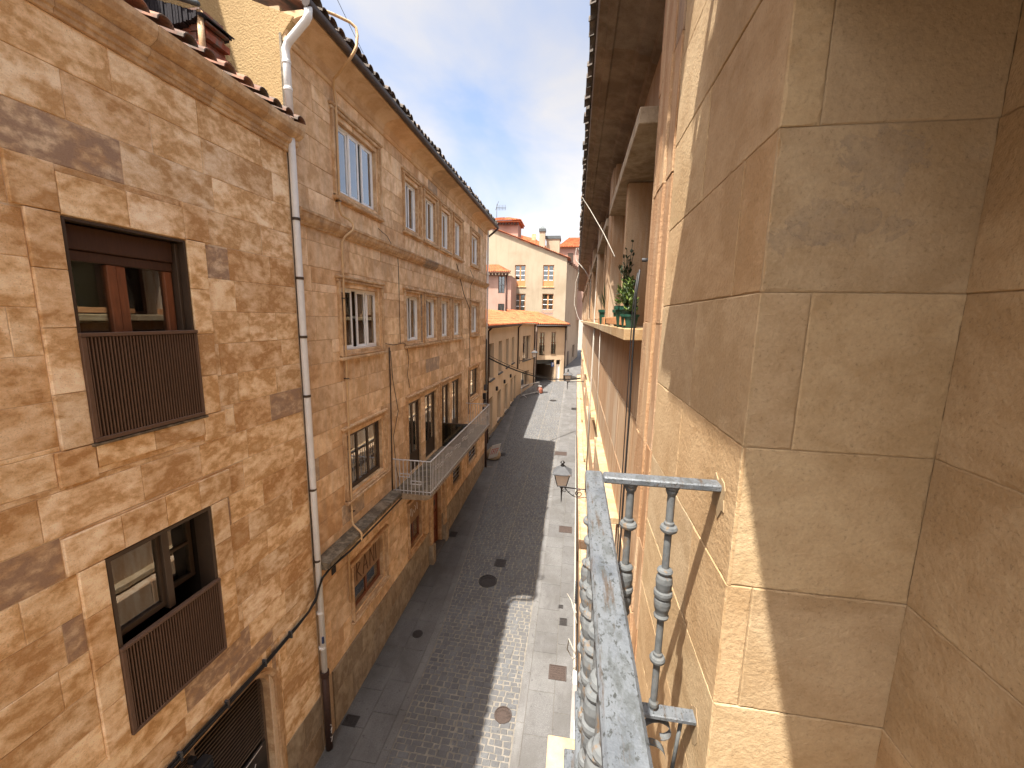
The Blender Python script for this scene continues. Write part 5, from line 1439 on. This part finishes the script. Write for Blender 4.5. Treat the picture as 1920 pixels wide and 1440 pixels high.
def tile_roof(parent, e0, e1, r1_, r0, n, mat, r_=.09, name='roof', courses=8):
    """roof plane: eave e0-e1, ridge r0-r1; barrel courses run up the slope"""
    e0, e1, r0, r1_ = map(Vector, (e0, e1, r0, r1_))
    ro = MB().quad(e0, e1, r1_, r0).build(name, M[mat], parent)
    m = MB(); k6 = 5
    nrm = (e1-e0).cross(r0-e0).normalized()
    if nrm.z < 0: nrm = -nrm
    for i in range(n):
        f0, f1 = i/n, (i+1)/n
        for c in range(courses):
            g0, g1 = c/courses, (c+1.06)/courses
            a = e0.lerp(e1, f0).lerp(r0.lerp(r1_, f0), g0); b = e0.lerp(e1, f1).lerp(r0.lerp(r1_, f1), g0)
            cc = e0.lerp(e1, f1).lerp(r0.lerp(r1_, f1), min(g1, 1)); dd_ = e0.lerp(e1, f0).lerp(r0.lerp(r1_, f0), min(g1, 1))
            vs = []
            for (s_, t_, lift) in ((a, b, .03), (dd_, cc, .0)):
                for k in range(k6+1):
                    x = k/k6; h = math.sin(math.pi*x)**.8
                    vs.append(s_.lerp(t_, .08+.84*x) + nrm*(lift+r_*h))
            q = k6+1
            m.add(vs, [(k, k+1, q+k+1, q+k) for k in range(k6)] + [tuple(range(q))])
    m.build('tile_rows', M[mat], ro, kind='stuff')
    return ro

# --- F: low tan house with tall narrow windows
XF = -5.0
Fh = thing('low_tan_house', (XF, 28, gz(28)), 'low tan house with tall narrow windows and orange tiled roof beyond the long house', 'house')
fu = [(23.6, 24.97, -3.72, -1.5), (26.53, 27.84, -3.66, -1.5), (29.48, 30.71, -3.6, -1.48), (32.24, 33.56, -3.6, -1.48)]
fl_ = [(23.6, 24.75, -7.2, -4.85), (26.36, 27.6, -6.9, -4.88), (29.2, 30.5, -6.95, -4.88), (31.95, 33.2, -6.9, -4.82), (33.8, 34.75, -6.95, -4.82)]
PF = mapper('+x', XF)
wf = wall_sheet(PF, 19.6, 35.5, -8.4, -.45, fu+fl_, 0, .4).build('wall', M['tanwall'], Fh)
for i, (y0, y1, z0, z1) in enumerate(fu+fl_):
    w = frame_rect(MB(), XF-.30, XF-.24, y0+.01, y1-.01, z0+.01, z1-.01, .07).build('window', M['bronze'], Fh)
    MB().box(XF-.275, XF-.265, y0+.07, y1-.07, z0+.07, z1-.07).build('pane', M['glass_far'], w)
    MB().box(XF-.275, XF-.245, (y0+y1)/2-.03, (y0+y1)/2+.03, z0+.08, z1-.08).build('mullion', M['bronze'], w)
    MB().box(XF-.5, XF-.48, y0, y1, z0, z1).build('room', M['dark_in'], w)
    MB().bbox(XF-.3, XF+.10, y0-.05, y1+.05, z0-.10, z0-.003, .01).build('sill', M['kerb'], w)
for (yy, zz_) in ((25.85, -4.55), (28.78, -4.52), (31.62, -4.49)):
    MB().bbox(XF-.01, XF+.12, yy-.12, yy+.12, zz_-.14, zz_+.12, .01).build('wall_lamp', M['black'], Fh)
tile_roof(Fh, (XF+.35, 19.55, -.42), (XF+.35, 35.7, -.42), (XF-3.6, 36.6, .78), (XF-3.6, 19.55, .78), 44, 'tile_orange', .11)
MB().box(XF-.02, XF+.25, 19.6, 35.6, -.55, -.44).build('eaves', M['tanwall'], Fh)
MB().tube([(XF+.33, 19.7, -.50), (XF+.33, 35.6, -.50)], .06, 8).build('gutter', M['castpipe'], Fh)
MB().tube([(XF+.3, 22.9, -.5), (XF+.08, 22.9, -.75), (XF+.08, 22.9, gz(22.9))], .06, 8).build('drainpipe', M['castpipe'], Fh)
MB().tube([(XF+.3, 35.4, -.5), (XF+.08, 35.4, -.75), (XF+.08, 35.4, -4.4)], .06, 8).build('drainpipe', M['castpipe'], Fh)
MB().box(XF-.01, XF+.03, 19.6, 35.5, -8.4, -7.0+.0).build('plinth', M['stone_plinth'], Fh)
# --- G: short bend of the house with a single big window
g0, g1 = (-5.0, 35.5), (-4.05, 40.9)
Gh = thing('corner_house', (-4.5, 38, gz(38)), 'short tan house front at the bend with one big window', 'house')
GP = None
wg, PG, LG = quadwall(Gh, g0, g1, -8.2, -.45, 'tanwall', .4, holes=[(1.6, 4.1, -3.85, -1.55), (1.3, 3.8, -6.35, -4.9)])
for (a, b, c, e_) in ((1.6, 4.1, -3.85, -1.55), (1.3, 3.8, -6.35, -4.9)):
    fm = pbox(PG, a, b, e_-.07, e_, -.30, -.24); fm.v += pbox(PG, a, b, c, c+.07, -.30, -.24).v; 
    fm = MB()
    for bx in ((a, b, e_-.07, e_), (a, b, c, c+.07), (a, a+.07, c+.07, e_-.07), (b-.07, b, c+.07, e_-.07), ((a+b)/2-.04, (a+b)/2+.04, c+.07, e_-.07)):
        q = pbox(PG, *bx, -.30, -.24); fm.add(q.v, q.f)
    w = fm.build('window', M['bronze'], Gh)
    pbox(PG, a+.07, b-.07, c+.07, e_-.07, -.275, -.265).build('pane', M['glass'], w)
    pbox(PG, a, b, c, e_, -.5, -.48).build('room', M['curtain'], w)
    pbox(PG, a-.06, b+.06, c-.09, c-.003, -.3, .08).build('sill', M['kerb'], w)
tile_roof(Gh, (*PG(0, -.40, .3)[:2], -.40), (*PG(LG, -.40, .3)[:2], -.40), (-6.2, 44.5, .55), (-8.6, 36.6, .78), 18, 'tile_orange', .12)
pg_ = PG(LG-.1, 0, .08)
MB().tube([(pg_[0], pg_[1], -.5), (pg_[0], pg_[1], gz(41))], .07, 8).build('drainpipe', M['castpipe'], Gh)
# far street lamp on its wall
lp = PG(.5, -4.2, 0)
fl2 = thing('street_lamp', (lp[0], lp[1], -4.3), 'small far wall lantern on the low house at the bend', 'street lamp')
lo = PG(1.0, 0, 1.3)
lantern(fl2, lo[0], lo[1], -3.35, 1.25)
MB().tube([PG(.6, -3.75, 0), (lo[0]*.6+lp[0]*.4, lo[1]*.6+lp[1]*.4, -3.6), (lo[0], lo[1], -3.48)], .03, 6).build('bracket', M['iron_black'], fl2)
MB().tube([PG(.6, -3.35, 0), PG(.6, -4.0, 0.02)], .03, 5).build('wall_plate', M['iron_black'], fl2)
# --- H: house with the garage passage
h0, h1 = (-4.0, 42.0), (-1.02, 43.9)
Hh = thing('garage_house', (-2.5, 43, gz(43)), 'tan house across the end of the street with a wide dark garage passage', 'house')
gar = (.15, 2.25, -6.7, -4.2)
hw = [(.42, 1.02, -3.7, -1.35), (1.82, 2.34, -3.6, -1.3)]
wh, PH, LH = quadwall(Hh, h0, h1, -8.0, -.45, 'tanwall', .35, holes=[gar, *hw, (2.5, 3.0, -6.6, -4.25)])
for (a, b, c, e_) in hw:
    fm = MB()
    for bx in ((a, b, e_-.06, e_), (a, b, c, c+.06), (a, a+.06, c+.06, e_-.06), (b-.06, b, c+.06, e_-.06), ((a+b)/2-.03, (a+b)/2+.03, c+.06, e_-.06), (a+.06, b-.06, c+1.15, c+1.21), (a+.06, b-.06, c+1.75, c+1.8)):
        q = pbox(PH, *bx, -.22, -.16); fm.add(q.v, q.f)
    w = fm.build('window', M['wood'], Hh)
    pbox(PH, a+.06, b-.06, c+.06, e_-.06, -.2, -.19).build('pane', M['glass'], w)
    pbox(PH, a, b, c, e_, -.5, -.48).build('room', M['curtain'], w)
    rb = MB()
    for k in range(7):
        u = a+(b-a)*(k+.5)/7; q = pbox(PH, u-.012, u+.012, c+.02, c+1.0, .03, .055); rb.add(q.v, q.f)
    for v in (c+.05, c+.95): q = pbox(PH, a-.02, b+.02, v, v+.03, .03, .06); rb.add(q.v, q.f)
    rb.build('balconet_rail', M['iron_black'], w)
gp2 = MB()
vs = [PH(gar[0], -6.9, 0), PH(gar[1], -6.9, 0), PH(gar[1], gar[3], 0), PH(gar[0], gar[3], 0), PH(gar[0]-.2, -6.9, -4.5), PH(gar[1]+.0, -6.9, -4.5), PH(gar[1], gar[3]-.1, -4.5), PH(gar[0]-.2, gar[3]-.1, -4.5)]
gp2.add(vs, [(4,5,6,7), (1,2,6,5), (2,3,7,6), (3,0,4,7)])
gpo2 = gp2.build('garage_passage', M['brownwall'], Hh)
pbox(PH, gar[0], gar[1], gar[3]-.42, gar[3]-.003, -.30, -.22).build('shutter_box', M['slate'], gpo2)
ps = pbox(PH, 1.9, 2.2, -4.95, -4.5, .02, .06).build('parking_sign', M['sign_blue'], Hh)
pm = MB()
for bx in ((1.99, 2.025, -4.9, -4.56), (2.025, 2.10, -4.60, -4.56), (2.025, 2.10, -4.75, -4.715), (2.10, 2.13, -4.73, -4.58)):
    q = pbox(PH, *bx, .061, .066); pm.add(q.v, q.f)
pm.build('letter', M['white_paint'], ps)
pbox(PH, 1.2, 1.92, -4.72, -4.66, .0, .05).build('sign_arm', M['slate'], Hh)
dq = pbox(PH, 2.5, 3.0, -6.6, -4.75, -.2, -.15).build('door', M['white_frame'], Hh)
pbox(PH, 2.5, 3.0, -4.74, -4.26, -.2, -.15).build('transom', M['board'], Hh)
for k in range(12):
    u = .1+(LH-.2)*k/11
    pbox(PH, u-.07, u+.07, -.80, -.62, 0, .34).build('eave_bracket', M['wood_dark'], Hh)
pbox(PH, -.1, LH+.15, -.61, -.52, 0, .4).build('eaves', M['wood'], Hh)
e0 = PH(-.15, 0, .5); e1 = PH(LH+.25, 0, .5)
tile_roof(Hh, (e0[0], e0[1], -.50), (e1[0], e1[1], -.50), (-4.6, 48.5, .80), (-8.2, 47.6, 1.0), 16, 'tile_orange', .11, courses=10)
dpz = PH(LH-.05, 0, .08)
MB().tube([(dpz[0], dpz[1], -.6), (dpz[0], dpz[1], -6.4)], .06, 8).build('drainpipe', M['castpipe'], Hh)
dpz = PH(.02, 0, .1)
MB().tube([(dpz[0], dpz[1], -.55), (dpz[0], dpz[1], -6.5)], .07, 8).build('drainpipe', M['castpipe'], Hh)
MB().tube([(e0[0], e0[1]-.05, -.62), (e1[0], e1[1]-.05, -.62)], .06, 6).build('gutter', M['zinc'], Hh)
# --- I: tall cream house
YI = 52.0
Ih = thing('cream_house', (-6, YI, gz(YI)), 'tall cream rendered house with four glazed windows and a sloping orange roof edge', 'house')
iw = [(-7.85, -6.5, 4.05, 6.66), (-4.32, -2.96, 4.05, 6.66), (-7.85, -6.45, .05, 3.15), (-4.32, -2.9, .45, 3.18)]
PI_ = mapper('-y', YI)
wall_sheet(PI_, -11.5, -1.4, -7, 7.45, iw, 0, .4).build('wall', M['cream'], Ih)
gm = MB(); gm.add([(-11.5, YI, 7.45), (-1.4, YI, 7.45), (-10.7, YI, 10.95), (-11.5, YI, 10.7), (-11.5, YI+.4, 7.45), (-1.4, YI+.4, 7.45), (-10.7, YI+.4, 10.95), (-11.5, YI+.4, 10.7)], [(0,1,2,3), (7,6,5,4), (1,5,6,2), (2,6,7,3)])
gm.build('gable', M['cream'], Ih)
for (a, b, c, e_) in iw:
    fm = MB()
    for bx in ((a, b, e_-.09, e_), (a, b, c, c+.09), (a, a+.09, c+.09, e_-.09), (b-.09, b, c+.09, e_-.09), ((a+b)/2-.09, (a+b)/2+.09, c+.09, e_-.09)):
        fm.box(bx[0], bx[1], YI+.12, YI+.2, bx[2], bx[3])
    w = fm.build('window', M['wood_orange'], Ih)
    for side in (0, 1):
        a0 = a+.09 if side == 0 else (a+b)/2+.09; b0 = (a+b)/2-.09 if side == 0 else b-.09
        for k in range(3):
            z0_ = c+.8+(e_-c-.9)*k/3; z1_ = c+.8+(e_-c-.9)*(k+1)/3
            MB().box(a0, b0, YI+.15, YI+.16, z0_+.03, z1_-.03).build('pane', M['glass'], w)
            MB().box(a0, b0, YI+.12, YI+.19, z0_-.04, z0_+.03).build('glazing_bar', M['white_frame'], w)
        MB().box(a0, b0, YI+.14, YI+.18, c+.09, c+.76).build('panel', M['wood_orange'], w)
    MB().box(a, b, YI+.5, YI+.52, c, e_).build('room', M['pane_backing'], w)
    MB().bbox(a-.1, b+.1, YI-.08, YI+.1, c-.12, c-.003, .01).build('sill', M['stone_trim'], w)
    if c < 3.5:
        rb = MB()
        for k in range(14): rb.box(a+(b-a)*(k+.5)/14-.015, a+(b-a)*(k+.5)/14+.015, YI-.06, YI-.03, c, c+.8)
        rb.box(a, b, YI-.07, YI-.02, c+.78, c+.82); rb.build('balconet_rail', M['rail_grey'], w)
tile_roof(Ih, (-1.0, YI-.25, 7.42), (-10.9, YI-.25, 11.14), (-10.9, YI+.5, 11.14), (-1.0, YI+.5, 7.42), 44, 'tile_orange', .1, 'verge', 1)
MB().quad((-.9, YI+.5, 7.38), (-10.9, YI+.5, 11.1), (-10.9, YI+14, 11.1), (-.9, YI+14, 7.38)).build('roof', M['tile_orange'], Ih)
sw, PS, LS = quadwall(Ih, (-1.4, YI), (.45, YI+13), -7, 7.2, 'brownwall', .3, 'side_wall', holes=[(.9, 2.4, -2.7, -.9), (7.5, 9.5, -5.5, -3.6)])
for (a, b, c, e_) in ((.9, 2.4, -2.7, -.9), (7.5, 9.5, -5.5, -3.6)):
    w = pbox(PS, a, b, c, e_, -.2, -.17).build('side_window', M['bronze'], Ih); pbox(PS, a+.1, b-.1, c+.1, e_-.1, -.169, -.16).build('pane', M['glass_dark'], w)
for k in range(8): pbox(PS, .3+k*1.5, .55+k*1.5, 6.95, 7.2, 0, .5).build('eave_bracket', M['wood_dark'], Ih)
pbox(PS, 3.0, 3.9, -7, -4.2, .01, .06).build('side_door', M['castpipe'], Ih)
# roof-top pieces
tw = thing('roof_tower', (-9.9, 57, 10), 'square pink roof turret with an overhanging orange tiled cap', 'turret')
MB().box(-12.2, -8.0, 55, 58, 9.0, 12.35).build('wall', M['pinkwall'], tw)
for k in range(12): MB().box(-12.3+k*.38, -12.1+k*.38, 54.6, 55.0, 12.1, 12.36).build('bracket', M['wood_dark'], tw)
MB().box(-12.5, -7.7, 54.5, 58.5, 12.37, 12.6).build('eaves', M['tile_orange'], tw)
tile_roof(tw, (-12.6, 54.4, 12.6), (-7.6, 54.4, 12.6), (-9.6, 56.5, 13.35), (-10.6, 56.5, 13.35), 22, 'tile_orange', .09, courses=4)
tile_roof(tw, (-7.6, 54.4, 12.6), (-7.6, 58.6, 12.6), (-9.6, 56.5, 13.35), (-9.6, 56.4, 13.35), 12, 'tile_orange', .09, courses=4)
cm = thing('chimney', (-4.85, 56, 9), 'slim pale chimney with a dark metal cap on the far roof', 'chimney')
MB().box(-5.25, -4.5, 55.7, 56.4, 7.5, 11.4).build('stack', M['cream'], cm)
cp_ = MB(); frus(cp_, -4.875, 56.05, 11.4, 11.75, .45, .45); frus(cp_, -4.875, 56.05, 11.751, 12.1, .45, .1); cp_.build('cap', M['slate'], cm)
bl = thing('roof_block', (-3.5, 57, 9), 'cream rooftop block with a dark metal lid beside the chimney', 'rooftop block')
MB().box(-4.35, -2.6, 56.5, 58.5, 7.0, 10.6).build('wall', M['cream'], bl)
MB().box(-4.5, -2.5, 56.4, 58.6, 10.61, 11.0).build('lid', M['slate'], bl)
r2h = thing('rear_house', (-1, 62, 5), 'pink house with a bright orange roof showing behind the cream house', 'house')
MB().box(-2.9, 3.5, 62, 68, 0, 10.5).build('wall', M['pinkwall'], r2h)
tile_roof(r2h, (-3.2, 61.6, 10.4), (4, 61.6, 10.4), (4, 65.5, 12.4), (-1.6, 65.5, 12.4), 30, 'tile_orange', .1, courses=8)
MB().box(-1.6, -.8, 61.95, 61.99, 7.2, 9.6).build('window', M['bronze'], r2h)
r3h = thing('ridge_house', (-8, 64, 8), 'low orange tiled ridge with a small chimney behind the cream roof', 'house')
tile_roof(r3h, (-9.5, 60, 11.0), (-4.6, 60, 10.2), (-6.5, 62, 11.6), (-9.0, 62, 12.3), 20, 'tile_orange', .1, courses=5)
MB().box(-9.5, -4.6, 60.2, 64, 8.5, 10.3).build('wall', M['tanwall'], r3h)
MB().box(-6.9, -6.3, 61.2, 61.8, 10.5, 12.2).build('chimney', M['stone_trim'], r3h)
# --- pink house at left
Kh = thing('pink_house', (-9.5, 47.5, gz(47)), 'pink rendered house with a bracketed tiled eave left of the cream house', 'house')
kw = [(-9.1, -8.35, 2.9, 4.85), (-9.1, -8.35, -.1, 1.7)]
wall_sheet(mapper('-y', 47.5), -14, -8.05, -7, 5.0, kw, 0, .4).build('wall', M['pinkwall'], Kh)
MB().box(-8.05, -7.6, 47.55, 52, -7, 4.9).build('side_wall', M['pinkwall'], Kh)
for (a, b, c, e_) in kw:
    w = frame_rect(MB(), 0, 1, 0, 1, 0, 1, .1); 
    fm = MB()
    for bx in ((a, b, e_-.07, e_), (a, b, c, c+.07), (a, a+.07, c+.07, e_-.07), (b-.07, b, c+.07, e_-.07), ((a+b)/2-.04, (a+b)/2+.04, c+.07, e_-.07), (a+.07, b-.07, c+.9, c+.96)):
        fm.box(bx[0], bx[1], 47.62, 47.7, bx[2], bx[3])
    w = fm.build('window', M['bronze'], Kh); MB().box(a+.07, b-.07, 47.65, 47.66, c+.07, e_-.07).build('pane', M['glass'], w); MB().box(a, b, 47.85, 47.88, c, e_).build('room', M['curtain_brown'], w)
for k in range(16): MB().box(-13.9+k*.385, -13.7+k*.385, 47.05, 47.5, 4.9, 5.12).build('eave_bracket', M['wood_dark'], Kh)
MB().box(-14, -7.7, 46.95, 47.6, 5.13, 5.25).build('eaves', M['pinkwall'], Kh)
tile_roof(Kh, (-14, 46.8, 5.25), (-7.5, 46.8, 5.25), (-9.6, 50, 6.4), (-14, 50, 6.4), 30, 'tile_orange', .1, courses=6)
MB().tube([(-8.15, 47.4, 5.0), (-8.15, 47.42, -1)], .07, 6).build('drainpipe', M['castpipe'], Kh)
# --- television aerial
an = thing('tv_aerial', (-11.2, 56.6, 12.6), 'thin television aerial standing above the roof turret', 'aerial')
MB().tube([(-11.2, 56.6, 12.5), (-11.2, 56.6, 15.2)], .035, 5).build('mast', M['zinc'], an)
ab2 = MB(); ab2.tube([(-11.2, 56.6, 14.7), (-9.9, 56.4, 14.6)], .03, 4)
for k in range(6): ab2.tube([(-11.0+k*.2, 56.5, 14.68-.35), (-11.0+k*.2, 56.5, 14.68+.35)], .02, 4)
ab2.tube([(-11.35, 56.6, 14.4), (-10.95, 56.5, 15.5)], .03, 4)
ab2.build('boom', M['zinc'], an)

# ------------------------------------------------------------------ cables over the street
def sag(p, q, s_, n=16):
    return [(p[0]+(q[0]-p[0])*k/n, p[1]+(q[1]-p[1])*k/n, p[2]+(q[2]-p[2])*k/n-4*s_*(k/n)*(1-k/n)) for k in range(n+1)]
for (r_, dz, lab) in ((.035, 0, 'thick black cable sagging across the street beyond the long house'), (.014, .14, 'thin black cable just above the thick one across the street')):
    tag(MB().tube(sag((XL+.15, 19.6, -1.95+dz), (.45, 26.5, -3.75+dz*.3), .45), r_, 6).build('overhead_cable', M['black']), lab, 'cable', 'cables across the street')
tag(MB().tube(sag((XL+.55, 7.2, 4.4), (XL+.2, 6.0, 5.6), .02, 6), .005, 4).build('overhead_cable', M['black']), 'hair-thin wire rising from the gutter of the long house', 'cable', 'cables across the street')
# ------------------------------------------------------------------ lamp at the end of the street
l3 = thing('street_lamp', (.62, 31.5, -5), 'pale white-topped lantern low at the far end of the right wall', 'street lamp')
lantern(l3, -.42, 31.0, -4.62, 1.5)
MB().tube([(-.42, 31.0, -4.7), (.8, 31.0, -4.6)], .03, 6).build('bracket', M['iron_black'], l3)
# ------------------------------------------------------------------ sack with a sign, and barrier
zg = gz(20.6)
sk = thing('sand_sack', (-4.05, 20.6, zg), 'round brown sand sack at the corner of the long house', 'sack')
MB().lathe([(.26, zg), (.36, zg+.06), (.40, zg+.22), (.36, zg+.40), (.26, zg+.52), (.14, zg+.57), (.02, zg+.58)], -4.08, 20.6, 20).build('body', M['sack'], sk)
MB().lathe([(.15, zg+.55), (.20, zg+.60), (.18, zg+.62)], -4.08, 20.6, 12).build('neck', M['sack'], sk)
sg = thing('warning_board', (-3.85, 20.5, zg), 'white board with red lettering leaning on the sand sack', 'sign')
c_, s__ = math.cos(R(35)), math.sin(R(35))
def tilt(m, o):
    m.v = [(o[0]+x*.78+z*.28, o[1]+x*.45-y*.9-z*.1, o[2]+z*.92+x*.12) for (x, y, z) in m.v]; return m
oo = (-4.05, 20.2, zg+.18)
bdm = MB(); bdm.bbox(-.28, .28, 0, .03, 0, .85, .01); tilt(bdm, oo).build('board', M['white_paint'], sg)
lt_ = MB()
for k in range(4):
    x0 = -.2+k*.11
    lt_.box(x0, x0+.03, .031, .037, .25, .6); lt_.box(x0+.031, x0+.075, .031, .037, .55, .6)
    if k % 2: lt_.box(x0+.031, x0+.07, .031, .037, .40, .45)
tilt(lt_, oo).build('lettering', M['red_print'], sg)
br = thing('site_barrier', (-4.0, 36.0, gz(36)), 'white tubular site barrier standing at the bend of the street', 'barrier')
b0, b1 = Vector((-4.5, 35.0, gz(35)+.08)), Vector((-3.1, 37.1, gz(37.1)+.08))
bm2 = MB()
up = Vector((0, 0, 1.0))
bm2.tube([b0+up*.12, b0+up, b1+up, b1+up*.12, b0+up*.12], .035, 6)
for k in range(1, 14): p = b0.lerp(b1, k/14); bm2.tube([p+up*.12, p+up], .014, 4)
bm2.build('panel', M['white_paint'], br)
for f in (.12, .88):
    p = b0.lerp(b1, f); MB().tube([p+Vector((-.3, .12, -.06)), p+up*.12, p+Vector((.3, -.12, -.06))], .03, 5).build('foot', M['white_paint'], br)
rg = thing('rubble_sack', (-3.3, 36.9, gz(37)), 'small orange rubble sack at the end of the barrier', 'sack')
MB().lathe([(.22, gz(37)), (.3, gz(37)+.1), (.28, gz(37)+.4), (.15, gz(37)+.62), (.03, gz(37)+.66)], -3.05, 37.2, 12).build('body', M['brick'], rg)
MB().lathe([(.14, gz(37)+.6), (.2, gz(37)+.7), (.16, gz(37)+.72)], -3.05, 37.2, 10).build('neck', M['white_paint'], rg)
